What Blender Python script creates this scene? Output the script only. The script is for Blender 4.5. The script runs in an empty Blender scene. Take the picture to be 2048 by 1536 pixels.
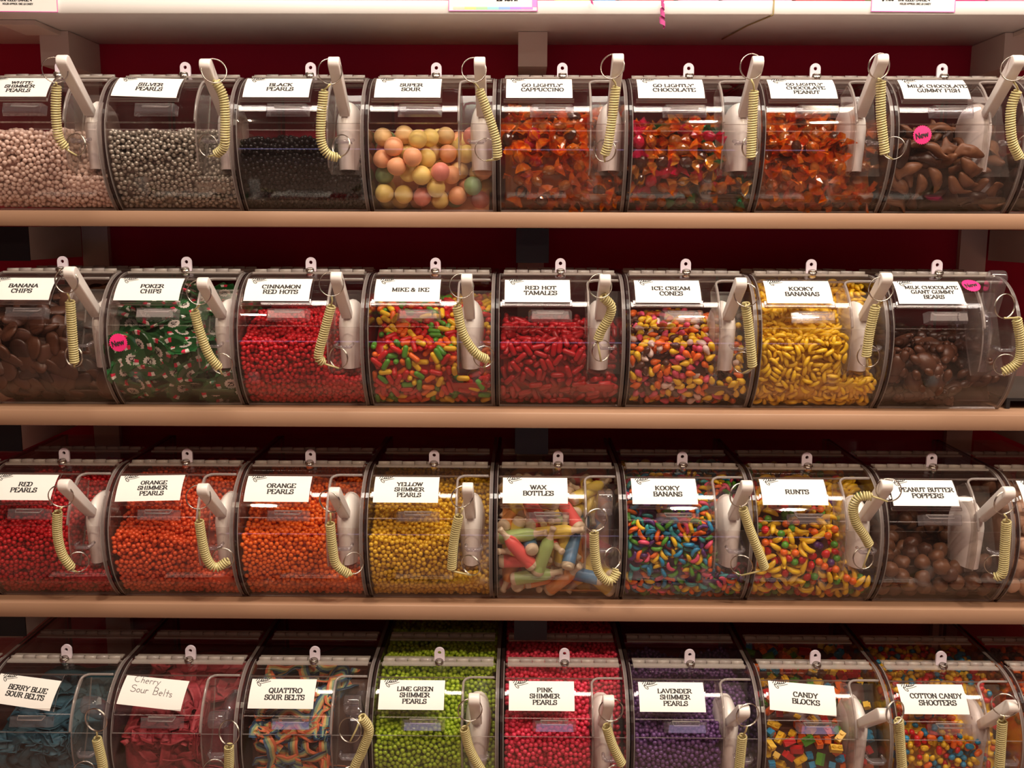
import bpy, bmesh, math, random
import numpy as np
from math import sin, cos, pi, radians, sqrt
from mathutils import Matrix, Vector

SC = bpy.context.scene
COL = SC.collection
EYE = 1.5                     # camera height above the floor

# ------------------------------------------------------------------ camera
th, yaw, roll = .1553, -.01, .0037
F = Vector((sin(yaw)*cos(th), cos(yaw)*cos(th), -sin(th)))
Rv = Vector((cos(yaw), -sin(yaw), 0))
Uv = Vector((sin(yaw)*sin(th), cos(yaw)*sin(th), cos(th)))
xa = cos(roll)*Rv + sin(roll)*Uv
ya = -sin(roll)*Rv + cos(roll)*Uv
cam = bpy.data.cameras.new('camera'); cam.lens = 36*2000/2048; cam.sensor_width = 36
cam.clip_start = .05; cam.clip_end = 50
co = bpy.data.objects.new('camera', cam); COL.objects.link(co)
m = Matrix.Identity(4)
for r in range(3):
    m[r][0] = xa[r]; m[r][1] = ya[r]; m[r][2] = -F[r]
m[2][3] = EYE
co.matrix_world = m
SC.camera = co

# ------------------------------------------------------------------ world, exposure
w = bpy.data.worlds.new('shop_air'); SC.world = w; w.use_nodes = True
w.node_tree.nodes['Background'].inputs[0].default_value = (1, .72, .6, 1)
w.node_tree.nodes['Background'].inputs[1].default_value = .05
SC.view_settings.view_transform = 'Standard'; SC.view_settings.look = 'None'
SC.view_settings.gamma = 1; SC.view_settings.use_curve_mapping = False
SC.view_settings.exposure = -0.08
SC.cycles.transparent_max_bounces = 40
SC.cycles.max_bounces = 10
SC.cycles.sample_clamp_indirect = 6

# ------------------------------------------------------------------ helpers
def tag(o, label=None, cat=None, group=None, kind=None):
    if label: o['label'] = label
    if cat: o['category'] = cat
    if group: o['group'] = group
    if kind: o['kind'] = kind
    return o
def link(name, me, parent=None, loc=None):
    o = bpy.data.objects.new(name, me); COL.objects.link(o)
    if parent: o.parent = parent
    if loc is not None: o.location = loc
    return o
def mesh(name, V, Fc, mats, mi=None, smooth=False):
    me = bpy.data.meshes.new(name)
    me.from_pydata([tuple(v) for v in V], [], [tuple(f) for f in Fc])
    for mt in (mats if isinstance(mats, (list, tuple)) else [mats]): me.materials.append(mt)
    if mi is not None: me.polygons.foreach_set('material_index', mi)
    if smooth: me.polygons.foreach_set('use_smooth', [True]*len(Fc))
    me.update()
    return me
class MB:
    def __init__(s): s.V = []; s.F = []; s.M = []; s.S = []
    def add(s, V, Fc, mi=0, smooth=False):
        b = len(s.V); s.V += [tuple(v) for v in V]
        s.F += [tuple(i+b for i in f) for f in Fc]
        s.M += ([mi]*len(Fc) if isinstance(mi, int) else list(mi)); s.S += [smooth]*len(Fc)
    def box(s, x0, x1, y0, y1, z0, z1, mi=0):
        V = [(x, y, z) for z in (z0, z1) for y in (y0, y1) for x in (x0, x1)]
        s.add(V, [(0,2,3,1),(4,5,7,6),(0,1,5,4),(2,6,7,3),(0,4,6,2),(1,3,7,5)], mi)
    def tube(s, P, r, n=8, mi=0, closed=False, caps=True):
        P = [Vector(p) for p in P]; N = len(P); rings = []
        rr = r if isinstance(r, (list, tuple)) else [r]*N
        up = None
        for i in range(N):
            a = P[(i-1) % N] if (i or closed) else P[0]; b = P[(i+1) % N] if (i < N-1 or closed) else P[-1]
            t = (b-a).normalized()
            if up is None:
                up = Vector((0,0,1)) if abs(t.z) < .9 else Vector((1,0,0))
            u = (up - t*up.dot(t)).normalized(); up = u; v = t.cross(u)
            rings.append([P[i] + rr[i]*(cos(2*pi*k/n)*u + sin(2*pi*k/n)*v) for k in range(n)])
        V = [q for R in rings for q in R]; Fc = []
        for i in range(N if closed else N-1):
            j = (i+1) % N
            for k in range(n):
                Fc.append((i*n+k, i*n+(k+1) % n, j*n+(k+1) % n, j*n+k))
        if caps and not closed:
            Fc.append(tuple(range(n))[::-1]); Fc.append(tuple((N-1)*n+k for k in range(n)))
        s.add(V, Fc, mi, True)
    def me(s, name, mats):
        me = mesh(name, s.V, s.F, mats, s.M)
        me.polygons.foreach_set('use_smooth', s.S)
        return me
    def obj(s, name, mats, parent=None, loc=None): return link(name, s.me(name, mats), parent, loc)

# ------------------------------------------------------------------ materials
def principled(name, col, rough=.5, spec=.5, noise=0, bump=0, scale=40, metal=0, sss=0, coat=0, trans=0, alpha=1, emis=None):
    mt = bpy.data.materials.new(name); mt.use_nodes = True
    nt = mt.node_tree; b = nt.nodes['Principled BSDF']
    b.inputs['Base Color'].default_value = (*col, 1); b.inputs['Roughness'].default_value = rough
    b.inputs['Specular IOR Level'].default_value = spec; b.inputs['Metallic'].default_value = metal
    b.inputs['Coat Weight'].default_value = coat; b.inputs['Coat Roughness'].default_value = .15
    b.inputs['Transmission Weight'].default_value = trans; b.inputs['Alpha'].default_value = alpha
    if sss:
        b.inputs['Subsurface Weight'].default_value = sss; b.inputs['Subsurface Radius'].default_value = (.004, .002, .001)
        b.inputs['Subsurface Scale'].default_value = 1
    tc = nt.nodes.new('ShaderNodeTexCoord'); nz = nt.nodes.new('ShaderNodeTexNoise')
    nz.inputs['Scale'].default_value = scale; nz.inputs['Detail'].default_value = 3
    nt.links.new(tc.outputs['Object'], nz.inputs['Vector'])
    if noise:
        mx = nt.nodes.new('ShaderNodeMix'); mx.data_type = 'RGBA'
        mx.inputs[6].default_value = (*[c*(1-noise) for c in col], 1); mx.inputs[7].default_value = (*[min(1, c*(1+noise)) for c in col], 1)
        nt.links.new(nz.outputs['Fac'], mx.inputs[0]); nt.links.new(mx.outputs[2], b.inputs['Base Color'])
    if bump:
        bp = nt.nodes.new('ShaderNodeBump'); bp.inputs['Strength'].default_value = bump; bp.inputs['Distance'].default_value = .002
        nt.links.new(nz.outputs['Fac'], bp.inputs['Height']); nt.links.new(bp.outputs['Normal'], b.inputs['Normal'])
    return mt
def acrylic(name, tint=(.97, .95, .95), ior=1.49, haze=0, hazecol=(.7, .66, .62), rough=.02):
    """thin clear acrylic: transparent with Fresnel reflection and a little surface haze"""
    mt = bpy.data.materials.new(name); mt.use_nodes = True; nt = mt.node_tree; nt.nodes.clear()
    out = nt.nodes.new('ShaderNodeOutputMaterial'); tr = nt.nodes.new('ShaderNodeBsdfTransparent')
    tr.inputs[0].default_value = (*tint, 1)
    gl = nt.nodes.new('ShaderNodeBsdfGlossy'); gl.inputs['Roughness'].default_value = rough
    df = nt.nodes.new('ShaderNodeBsdfDiffuse'); df.inputs[0].default_value = (*hazecol, 1)
    fr = nt.nodes.new('ShaderNodeFresnel')
    ge = nt.nodes.new('ShaderNodeNewGeometry'); mp_ = nt.nodes.new('ShaderNodeMapRange')   # same reflectance from either side of a sheet
    mp_.inputs[3].default_value = ior; mp_.inputs[4].default_value = 1/ior
    nt.links.new(ge.outputs['Backfacing'], mp_.inputs[0]); nt.links.new(mp_.outputs[0], fr.inputs['IOR'])
    m0 = nt.nodes.new('ShaderNodeMixShader'); m0.inputs[0].default_value = haze
    m1 = nt.nodes.new('ShaderNodeMixShader')
    nt.links.new(tr.outputs[0], m0.inputs[1]); nt.links.new(df.outputs[0], m0.inputs[2])
    nt.links.new(fr.outputs[0], m1.inputs[0]); nt.links.new(m0.outputs[0], m1.inputs[1]); nt.links.new(gl.outputs[0], m1.inputs[2])
    nt.links.new(m1.outputs[0], out.inputs[0])
    return mt
def emission(name, col, s):
    mt = bpy.data.materials.new(name); mt.use_nodes = True; nt = mt.node_tree; nt.nodes.clear()
    out = nt.nodes.new('ShaderNodeOutputMaterial'); e = nt.nodes.new('ShaderNodeEmission')
    e.inputs[0].default_value = (*col, 1); e.inputs[1].default_value = s; nt.links.new(e.outputs[0], out.inputs[0]); return mt

CLEAR = acrylic('clear_acrylic', haze=.004)
SIDE = acrylic('side_acrylic', tint=(.92, .89, .88), haze=.010)
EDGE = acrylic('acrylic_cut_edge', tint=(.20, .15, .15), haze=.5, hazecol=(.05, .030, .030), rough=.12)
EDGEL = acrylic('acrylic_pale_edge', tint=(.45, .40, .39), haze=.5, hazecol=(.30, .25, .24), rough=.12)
RIMM = acrylic('acrylic_polished_rim', tint=(.75, .7, .68), haze=.35, hazecol=(.62, .55, .52), rough=.1)
HINGE = acrylic('hinge_plastic', tint=(.86, .82, .8), haze=.32, hazecol=(.75, .68, .62), rough=.16)
FROST = acrylic('pocket_plastic', tint=(.92, .9, .88), haze=.06, hazecol=(.8, .74, .68), rough=.08)
THICK = acrylic('moulded_clear_plastic', tint=(.90, .88, .90), haze=.05, hazecol=(.75, .7, .72), rough=.05, ior=1.75)
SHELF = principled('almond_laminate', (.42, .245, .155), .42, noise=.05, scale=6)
SHELFW = principled('white_laminate', (.86, .83, .80), .38, noise=.03, scale=5)
SIDEW = principled('bracket_laminate', (.76, .64, .57), .6, noise=.08, scale=9)
BLACK = principled('black_bracket_paint', (.012, .011, .013), .45, noise=.2, scale=20)
WALLM = principled('crimson_wall_paint', (.48, .022, .06), .9, spec=.1, noise=.12, scale=5)
WHITEP = principled('white_scoop_plastic', (.86, .80, .76), .35, sss=.0, coat=.2, noise=.02)
PAPER = principled('white_card_paper', (.90, .88, .84), .55, noise=.015, scale=60)
INK = principled('black_ink', (.02, .018, .02), .7, noise=.05)
PENCIL = principled('pencil_mark', (.16, .14, .15), .7, noise=.1)
METAL = principled('steel_ring', (.62, .58, .52), .25, metal=1, noise=.05)
CORDM = principled('yellowed_cord_vinyl', (.74, .65, .31), .3, noise=.05, trans=.15, coat=.4)
LOCKM = principled('lock_tab_plastic', (.72, .62, .70), .4, noise=.04)
PINK = principled('neon_pink_paper', (.95, .03, .22), .5, noise=.03)
MAG = principled('magenta_print', (.85, .12, .50), .5, noise=.03)

# ------------------------------------------------------------------ room
def room_box(name, a, b, mt):
    q = MB(); q.box(a[0], b[0], a[1], b[1], a[2], b[2]); o = q.obj(name, mt); o['kind'] = 'structure'; return o
WY = 1.556
room_box('wall_back', (-3, WY, 0), (3.2, WY+.1, 2.85), WALLM)
PLAST = principled('plum_wall_paint', (.20, .10, .09), .6, noise=.1, scale=4, bump=.05)
room_box('wall_left', (-3.1, -3.2, 0), (-3, WY+.1, 2.85), PLAST)
room_box('wall_right', (3.2, -3.2, 0), (3.3, WY+.1, 2.85), PLAST)
room_box('wall_front', (-3.1, -3.3, 0), (3.3, -3.2, 2.85), PLAST)
room_box('floor', (-3.1, -3.3, -.05), (3.3, WY+.1, 0), principled('brown_floor_tile', (.42, .30, .25), .35, noise=.15, scale=3))
room_box('ceiling', (-3.1, -3.3, 2.85), (3.3, WY+.1, 2.95), principled('ceiling_paint', (.55, .42, .38), .8, noise=.05))

# ------------------------------------------------------------------ lamps of the shop, and added lights
def area(name, loc, rot, sx, sy, power, col, parent=None, shape='RECTANGLE', spread=180):
    L = bpy.data.lights.new(name, 'AREA'); L.shape = shape; L.size = sx; L.size_y = sy; L.energy = power; L.color = col
    L.spread = radians(spread)
    o = bpy.data.objects.new(name, L); COL.objects.link(o); o.location = loc; o.rotation_euler = rot
    if parent: o.parent = parent
    return o
def tube_fixture(x0, x1, y, z, power, col, label, tilt=0, wid=.32):
    r = tag(link('fluorescent_fixture', None, loc=((x0+x1)/2, y, z)), label, 'ceiling light')
    L = (x1-x0)/2
    q = MB(); q.box(-L-.03, L+.03, -wid/2-.02, wid/2+.02, .012, .07); q.obj('housing', SHELFW, r)
    area('tube_light', (0, 0, .005), (tilt, 0, 0), x1-x0, wid, power, col, r)
    return r
def downlight(x, y, z, power, col, label, size=.085, tilt=0):
    r = tag(link('downlight', None, loc=(x, y, z)), label, 'ceiling light', 'round downlights in the ceiling')
    q = MB()
    q.tube([(0, 0, 2.85-z), (0, 0, .012)], .07, 20); q.obj('can', SHELFW, r)
    area('lamp', (0, 0, .006), (tilt, 0, 0), size, size, power, col, r, 'DISK')
tube_fixture(-.66, 1.75, .80, 2.55, 62, (1, .90, .77), 'long white fluorescent fixture above the front of the shelves', radians(14))
for i, (x, y) in enumerate([(-.88, -.26), (.55, -.26), (.93, -.30)]):
    downlight(x, y, 2.70, 15, (1, .80, .58), 'round warm downlight in the ceiling behind the viewer, number %s from the left' % ('one', 'two', 'three')[i])
for x in (-1.6, 0, 1.6):
    pass
neon = tag(link('added_violet_strip', None, loc=(0, -3.16, .74)), 'added violet light strip, unseen, on the opposite shop wall', 'added light')  # unseen strip, added to put a violet reflection line on the lids
q = MB(); q.box(-1.72, 1.72, -.038, -.006, -.08, .08); q.obj('casing', SHELFW, neon)
area('added_violet_light', (0, 0, 0), (radians(90), 0, 0), 3.4, .10, 2.4, (.48, .42, 1), neon)
tube_fixture(-2.2, 2.2, -1.9, 2.6, 12, (1, .72, .56), 'added warm fill fixture, unseen, over the far aisle', 0, .25)  # out of view, added as frontal fill for the bins
# ------------------------------------------------------------------ printed lettering, drawn stroke by stroke
def arc(cx, cy, rx, ry, a, b, n=8):
    return [(cx+rx*cos(radians(a+(b-a)*i/n)), cy+ry*sin(radians(a+(b-a)*i/n))) for i in range(n+1)]
G = {  # width, strokes in a box one unit high; a slab-serif capital alphabet
'A': (.86, [[(.08,0),(.43,1)], [(.43,1),(.78,0)], [(.22,.34),(.64,.34)]]),
'B': (.78, [[(.16,0),(.16,1)], [(.16,1)]+arc(.42,.76,.24,.24,90,-90)+[(.16,.52)], [(.16,.52)]+arc(.45,.26,.26,.26,90,-90)+[(.16,0)]]),
'C': (.80, [arc(.44,.5,.34,.5,48,312,14), [(.68,.70),(.68,.98)]]),
'D': (.84, [[(.16,0),(.16,1)], [(.05,1)]+arc(.38,.5,.36,.5,90,-90,12)+[(.05,0)]]),
'E': (.76, [[(.16,0),(.16,1)], [(.05,1),(.68,1),(.68,.80)], [(.05,0),(.70,0),(.70,.22)], [(.16,.52),(.50,.52)]]),
'F': (.72, [[(.16,0),(.16,1)], [(.05,1),(.68,1),(.68,.78)], [(.16,.5),(.50,.5)]]),
'G': (.84, [arc(.44,.5,.34,.5,48,300,14), [(.72,.02),(.72,.42)], [(.52,.42),(.82,.42)]]),
'H': (.90, [[(.17,0),(.17,1)], [(.73,0),(.73,1)], [(.17,.52),(.73,.52)]]),
'I': (.46, [[(.23,0),(.23,1)]]),
'K': (.88, [[(.17,0),(.17,1)], [(.72,1),(.2,.45)], [(.34,.58),(.74,0)]]),
'L': (.72, [[(.16,0),(.16,1)], [(.05,0),(.68,0),(.68,.26)]]),
'M': (1.04, [[(.15,0),(.15,1)], [(.15,1),(.52,.12)], [(.52,.12),(.89,1)], [(.89,0),(.89,1)]]),
'N': (.92, [[(.16,0),(.16,1)], [(.16,1),(.76,.02)], [(.76,.0),(.76,1)]]),
'O': (.86, [arc(.43,.5,.34,.5,0,360,18)]),
'P': (.76, [[(.16,0),(.16,1)], [(.05,1)]+arc(.42,.74,.27,.26,90,-90)+[(.16,.48)]]),
'Q': (.86, [arc(.43,.5,.34,.5,0,360,18), [(.42,.22),(.78,-.14)]]),
'R': (.86, [[(.16,0),(.16,1)], [(.05,1)]+arc(.42,.75,.26,.25,90,-90)+[(.16,.5)], [(.42,.5),(.78,0)]]),
'S': (.72, [arc(.36,.75,.25,.25,35,250,8)+arc(.36,.26,.28,.26,80,-150,8), [(.60,.74),(.60,.98)], [(.09,.02),(.09,.28)]]),
'T': (.78, [[(.39,0),(.39,1)], [(.06,.76),(.06,1),(.72,1),(.72,.76)]]),
'U': (.86, [[(.17,1),(.17,.34)]+arc(.43,.32,.26,.32,180,360)+[(.69,1)]]),
'V': (.84, [[(.08,1),(.42,0)], [(.42,0),(.76,1)]]),
'W': (1.14, [[(.08,1),(.34,0)], [(.34,0),(.57,.95)], [(.57,.95),(.80,0)], [(.80,0),(1.06,1)]]),
'X': (.84, [[(.08,1),(.76,0)], [(.76,1),(.08,0)]]),
'Y': (.84, [[(.08,1),(.42,.46)], [(.76,1),(.42,.46)], [(.42,.46),(.42,0)]]),
'Z': (.74, [[(.08,.8),(.08,1),(.66,1),(.08,0),(.68,0),(.68,.2)]]),
'&': (.86, [arc(.36,.78,.17,.2,-60,240,8)+[(.70,.02)], [(.28,.58)]+arc(.33,.25,.26,.26,120,320,8)+[(.72,.5)]]),
"'": (.26, [[(.13,1),(.10,.72)]]), '.': (.30, [[(.13,.02),(.15,.06)]]), '-': (.5, [[(.1,.42),(.4,.42)]]),
'"': (.36, [[(.10,1),(.10,.72)], [(.26,1),(.26,.72)]]),
'0': (.70, [arc(.35,.5,.25,.5,0,360,16)]),
'2': (.66, [arc(.33,.74,.25,.26,160,-30,8)+[(.08,0),(.6,0)]]),
'4': (.72, [[(.48,0),(.48,1),(.06,.3),(.66,.3)]]),
'5': (.66, [[(.56,1),(.14,1),(.12,.58)]+arc(.32,.32,.26,.32,110,-150,8)]),
'$': (.70, [arc(.35,.72,.25,.22,35,250,8)+arc(.35,.28,.26,.22,80,-150,8), [(.35,-.12),(.35,1.12)]]),
' ': (.40, []),
'e': (.6, [[(.08,.34),(.52,.34)]+arc(.3,.33,.22,.33,0,310,10)]),
'w': (.84, [[(.06,.66),(.23,0),(.42,.62),(.61,0),(.78,.66)]]),
}
NOSERIF = set('O0&$2450.eSCGQZ"-\'')
def ribbon(q, pts, wt, wn, mapf, slant=0, mi=0):
    """one pen stroke as a flat band: thick when it runs upright, thin when it runs level"""
    for a, b in zip(pts, pts[1:]):
        dx, dy = b[0]-a[0], b[1]-a[1]; L = math.hypot(dx, dy)
        if L < 1e-6: continue
        v = abs(dy)/L; wd = (wn + (wt-wn)*v)/2
        nx, ny = -dy/L*wd, dx/L*wd; ex, ey = dx/L*wd*.5, dy/L*wd*.5
        P = [(a[0]-ex+nx, a[1]-ey+ny), (a[0]-ex-nx, a[1]-ey-ny), (b[0]+ex-nx, b[1]+ey-ny), (b[0]+ex+nx, b[1]+ey+ny)]
        q.add([mapf(x+slant*y, y) for x, y in P], [(0, 1, 2, 3)], mi)
def text_line(q, s, u0, v0, h, mapf, wt=.27, wn=.15, adv=1.0, mi=0, serif=True, align='c', slant=0, rot=0, font=None):
    font = font or G
    tot = sum(font[c][0] for c in s)*adv*h
    x = u0 - (tot/2 if align == 'c' else 0)
    cr, sr = cos(rot), sin(rot)
    for c in s:
        wdt, st = font[c]
        def mp(a, b, x=x):
            U, Vv = x + a*adv*h - u0, b*h
            return mapf(u0 + U*cr - Vv*sr, v0 + U*sr + Vv*cr)
        for pts in st:
            ribbon(q, pts, wt, wn, mp, slant, mi)
            if serif and c not in NOSERIF and len(pts) >= 2:
                for e, o_ in ((pts[0], pts[1]), (pts[-1], pts[-2])):
                    if (abs(e[1]) < .03 or abs(e[1]-1) < .03) and abs(o_[1]-e[1]) > .4 and not (c == 'A' and e[1] > .5) and not (c in 'VWN' and e[1] < .5 and c != 'N'):
                        ribbon(q, [(e[0]-.13, e[1]+(.05 if e[1] < .5 else -.05)), (e[0]+.13, e[1]+(.05 if e[1] < .5 else -.05))], .1, .1, mp, slant, mi)
        x += wdt*adv*h
HAND = {  # handwriting for the one pencilled card
'C': (.8, [arc(.42,.5,.36,.46,50,310,10)]), 'h': (.5, [[(.1,1),(.1,0)], [(.1,.3)]+arc(.25,.3,.15,.2,180,0,6)+[(.4,0)]]),
'e': (.5, [[(.08,.28),(.42,.3)]+arc(.25,.25,.18,.25,10,300,8)]), 'r': (.4, [[(.1,.5),(.1,0)], [(.1,.3)]+arc(.25,.3,.14,.2,150,40,5)]),
'y': (.5, [[(.08,.5),(.25,.1)], [(.44,.55),(.12,-.4)]]), 'S': (.7, [arc(.36,.75,.26,.22,30,250,8)+arc(.34,.25,.28,.26,80,-150,8)]),
'o': (.5, [arc(.25,.25,.18,.24,0,360,10)]), 'u': (.5, [[(.08,.5)]+arc(.25,.18,.17,.18,180,360,6)+[(.42,.5),(.44,0)]]),
'B': (.7, [[(.12,0),(.12,1)]+arc(.3,.76,.24,.24,90,-90)+[(.12,.52)]+arc(.32,.26,.28,.26,90,-90)+[(.1,0)]]),
'l': (.3, [[(.12,1),(.14,0)]]), 't': (.4, [[(.2,.85),(.2,0)], [(.02,.5),(.38,.52)]]), 's': (.4, [arc(.2,.37,.12,.12,30,250,6)+arc(.2,.12,.13,.12,80,-150,6)]), ' ': (.5, [])}
def logo(q, u, v, s, mapf):
    """the little script emblem with its swash in the card's corner"""
    p = [(0,.30),(.10,.55),(.26,.60),(.18,.30),(.10,.18),(.22,.14),(.34,.36),(.40,.52),(.37,.24),(.46,.28),(.52,.50),(.50,.26),(.60,.30),(.66,.56),(.60,.30),(.72,.32),(.80,.62),(.74,.36),(.86,.40),(1.0,.66),(1.08,.60)]
    ribbon(q, p, .05, .07, lambda a, b: mapf(u+a*s, v+b*s*.8))
    p2 = [(.10,.12),(.22,-.12),(.36,-.20),(.40,-.08),(.28,.04),(.55,.10),(.9,.24),(1.05,.30)]
    ribbon(q, p2, .04, .04, lambda a, b: mapf(u+a*s, v+b*s*.8))
    ribbon(q, [(-.06,.5),(.2,.72),(.5,.70)], .04, .04, lambda a, b: mapf(u+a*s, v+b*s*.8))
# ------------------------------------------------------------------ bin geometry (metres, local: x right, y inward from the foremost point, z up)
PIT = .165; BW = .1636; ST = .0046
UC = (.081, .091, .081); LC = (.113, .091, .113)
PH0 = -math.degrees(math.asin(.091/.113))
def prof(ph, off=0.0):
    c = UC if ph >= 0 else LC; a = radians(ph)
    return c[0]-(c[2]+off)*cos(a), c[1]+(c[2]+off)*sin(a)
def sheet(q, rows, nrm, th_, mi=0, rim=1):
    """rows[i][j] outer points, nrm[i][j] unit normals; adds a closed slab"""
    ni, nj = len(rows), len(rows[0])
    V = [rows[i][j] for i in range(ni) for j in range(nj)] + [tuple(Vector(rows[i][j]) - Vector(nrm[i][j])*th_) for i in range(ni) for j in range(nj)]
    o = ni*nj; Fc = []; M = []
    for i in range(ni-1):
        for j in range(nj-1):
            a, b, c, d = i*nj+j, i*nj+j+1, (i+1)*nj+j+1, (i+1)*nj+j
            Fc += [(a, b, c, d), (o+a, o+d, o+c, o+b)]; M += [mi, mi]
    q.add(V, Fc, M, True)
    R = []
    per = [(0, j) for j in range(nj)] + [(i, nj-1) for i in range(1, ni)] + [(ni-1, j) for j in range(nj-2, -1, -1)] + [(i, 0) for i in range(ni-2, 0, -1)]
    VV = [V[i*nj+j] for i, j in per] + [V[o+i*nj+j] for i, j in per]; n = len(per)
    for k in range(n): R.append((k, k+n, (k+1) % n+n, (k+1) % n))
    q.add(VV, R, rim, False)
def curve_sheet(q, ph0, ph1, n, xl, xr, off, th_, mi=0, rim=1, m=1):
    rows = []; N = []
    for i in range(n+1):
        ph = ph0+(ph1-ph0)*i/n; y, z = prof(ph, off); l = xl(ph) if callable(xl) else xl; r = xr(ph) if callable(xr) else xr
        rows.append([(l+(r-l)*j/m, y, z) for j in range(m+1)]); N.append([(0, -cos(radians(ph)), sin(radians(ph)))]*(m+1))
    sheet(q, rows, N, th_, mi, rim)
def prism(q, outl, x0, x1, mi=0, rim=0):
    n = len(outl)
    V = [(x0, y, z) for y, z in outl] + [(x1, y, z) for y, z in outl]
    q.add(V, [tuple(range(n)), tuple(range(2*n-1, n-1, -1))], mi)
    q.add(V, [(i, i+n, (i+1) % n+n, (i+1) % n) for i in range(n)], rim)
def side_outline(off=0):
    P = [prof(PH0+(0-PH0)*i/14, off) for i in range(14)] + [prof(90*i/18, off) for i in range(19)]
    return P + [(.262, .172+off), (.262, 0)]
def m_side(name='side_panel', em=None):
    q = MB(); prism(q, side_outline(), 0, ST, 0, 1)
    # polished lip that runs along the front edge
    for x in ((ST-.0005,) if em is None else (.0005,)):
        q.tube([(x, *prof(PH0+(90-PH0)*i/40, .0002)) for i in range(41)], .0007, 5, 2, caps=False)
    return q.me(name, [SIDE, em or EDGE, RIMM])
XI0, XI1 = ST, BW-ST
NX = .117; PHN = 66
def lid_xr(ph):
    if ph >= PHN: return XI1-.001
    a = radians(PHN-ph)*.081; r = .010
    return NX + (r*(1-sqrt(max(0, 1-(1-a/r)**2))) if a < r else 0) if a > 1e-6 else XI1-.001
def m_front():
    q = MB(); curve_sheet(q, PH0, 12, 22, XI0, XI1, 0, .003); return q.me('front_panel', [CLEAR, RIMM])
def m_lid():
    q = MB()
    curve_sheet(q, PHN, 86, 8, XI0+.001, XI1-.001, .001, .003)
    curve_sheet(q, 12.6, PHN-.01, 26, XI0+.001, lid_xr, .001, .003)
    # thick polished border around the cut-out
    P = [(lid_xr(ph), *prof(ph, .0005)) for ph in np.linspace(13, PHN-.3, 34)] + [(x, *prof(PHN, .0005)) for x in np.linspace(NX+.012, XI1-.002, 6)]
    q.tube(P, .0017, 6, 1)
    return q.me('lid', [CLEAR, RIMM])
def m_grip():
    q = MB(); n = Vector((0, -cos(radians(22)), sin(radians(22)))); t = Vector((0, sin(radians(22)), cos(radians(22))))
    y, z = prof(22, .001); o = Vector((0, y, z))
    def P(x, a, b): return o + Vector((x, 0, 0)) + t*a + n*b
    x0, x1 = .041, .096
    sec = [(-.0065, -.0005), (-.0060, .0105), (.0035, .0120), (.0065, .009), (.0068, -.0005)]
    ins = [0, .004, .005, .003, 0]
    V = [P(x0+i, a, b) for (a, b), i in zip(sec, ins)] + [P(x1-i, a, b) for (a, b), i in zip(sec, ins)]
    q.add(V, [(0, 1, 2, 3, 4), (9, 8, 7, 6, 5)] + [(i, i+5, (i+1) % 5+5, (i+1) % 5) for i in range(5)], 0)
    # scooped finger slot on top, seen as an inner ledge
    V = [P(x0+.010, .0068, .002), P(x1-.010, .0068, .002), P(x1-.012, .0022, .0075), P(x0+.012, .0022, .0075)]
    q.tube([V[0], V[1], V[2], V[3]], .0009, 5, 1, closed=True)
    return q.me('lid_grip', [THICK, RIMM])
def hinge_me(name, y0):
    q = MB(); x0, x1 = XI0+.004, XI1-.004
    q.box(x0, x1, y0-.012, y0-.002, .1716, .1736, 0); q.box(x0, x1, y0+.002, y0+.013, .1722, .1740, 0)
    n = 9; wd = (x1-x0)/n
    for i in range(n):
        q.tube([(x0+wd*i+.0006, y0, .1745), (x0+wd*(i+1)-.0006, y0, .1745)], .0031 if i % 2 else .0026, 10, i % 2)
    return q.me(name, [HINGE, RIMM])
def m_tab():
    q = MB(); n = 24; cx, cz = .0835, .1860; y = .0765; thk = .003
    O = []; I = []
    for k in range(n):
        a = 2*pi*k/n; dx, dz = cos(a), sin(a)
        s = .0068 if dz > 0 else min(.0068/max(abs(dx), 1e-3), .0120/max(abs(dz), 1e-3))
        O.append((cx+dx*s, cz+dz*s)); I.append((cx+dx*.0023, cz+dz*.0023))
    V = [(x, y, z) for x, z in O]+[(x, y, z) for x, z in I]+[(x, y+thk, z) for x, z in O]+[(x, y+thk, z) for x, z in I]
    Fc = []
    for k in range(n):
        j = (k+1) % n
        Fc += [(k, j, n+j, n+k), (2*n+k, 3*n+k, 3*n+j, 2*n+j), (k, 2*n+k, 2*n+j, j), (n+k, n+j, 3*n+j, 3*n+k)]
    q.add(V, Fc, 0); return q.me('lock_tab', [LOCKM])
def m_cam():
    q = MB(); q.tube([(.0835, .0725, .171), (.0835, .069, .1772)], .0056, 18, 0)
    q.tube([(.0835+.0045*cos(a), .0692+.0045*sin(a)*.9, .1776) for a in np.linspace(0, 2*pi, 17)[:-1]], .0009, 5, 0, closed=True)
    return q.me('lock_screw', [METAL])
def m_pocket():
    q = MB()
    o = [prof(ph, -.004) for ph in np.linspace(64, -20, 22)] + [(.030, .046), (.050, .085), (.072, .150)]
    prism(q, o, NX-.001, NX+.001, 0, 1)
    q.add([(NX, .030, .046), (XI1, .030, .046), (XI1, .072, .150), (NX, .072, .150)], [(0, 1, 2, 3)], 0)
    return q.me('scoop_pocket', [FROST, RIMM])
def m_holder():
    q = MB(); curve_sheet(q, 31, 63, 10, .008, .096, .0048, .0012, 0, 1)
    curve_sheet(q, 30, 32.5, 2, .008, .096, .0075, .0036, 0, 1)
    return q.me('card_holder', [CLEAR, RIMM])
def m_loop():
    q = MB(); y, z = prof(-4, 0)
    q.tube([(.130, y+.001, z+.004), (.130, y-.009, z+.003), (.1335, y-.012, z+.001), (.1465, y-.012, z+.001), (.150, y-.009, z+.003), (.150, y+.001, z+.004)], .0022, 8)
    q.box(.131, .149, y-.011, y+.001, z-.001, z+.001)
    return q.me('cord_loop', [THICK])
def one(name, mt, *boxes):
    q = MB()
    for b in boxes: q.box(*b)
    return q.me(name, mt)
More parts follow.
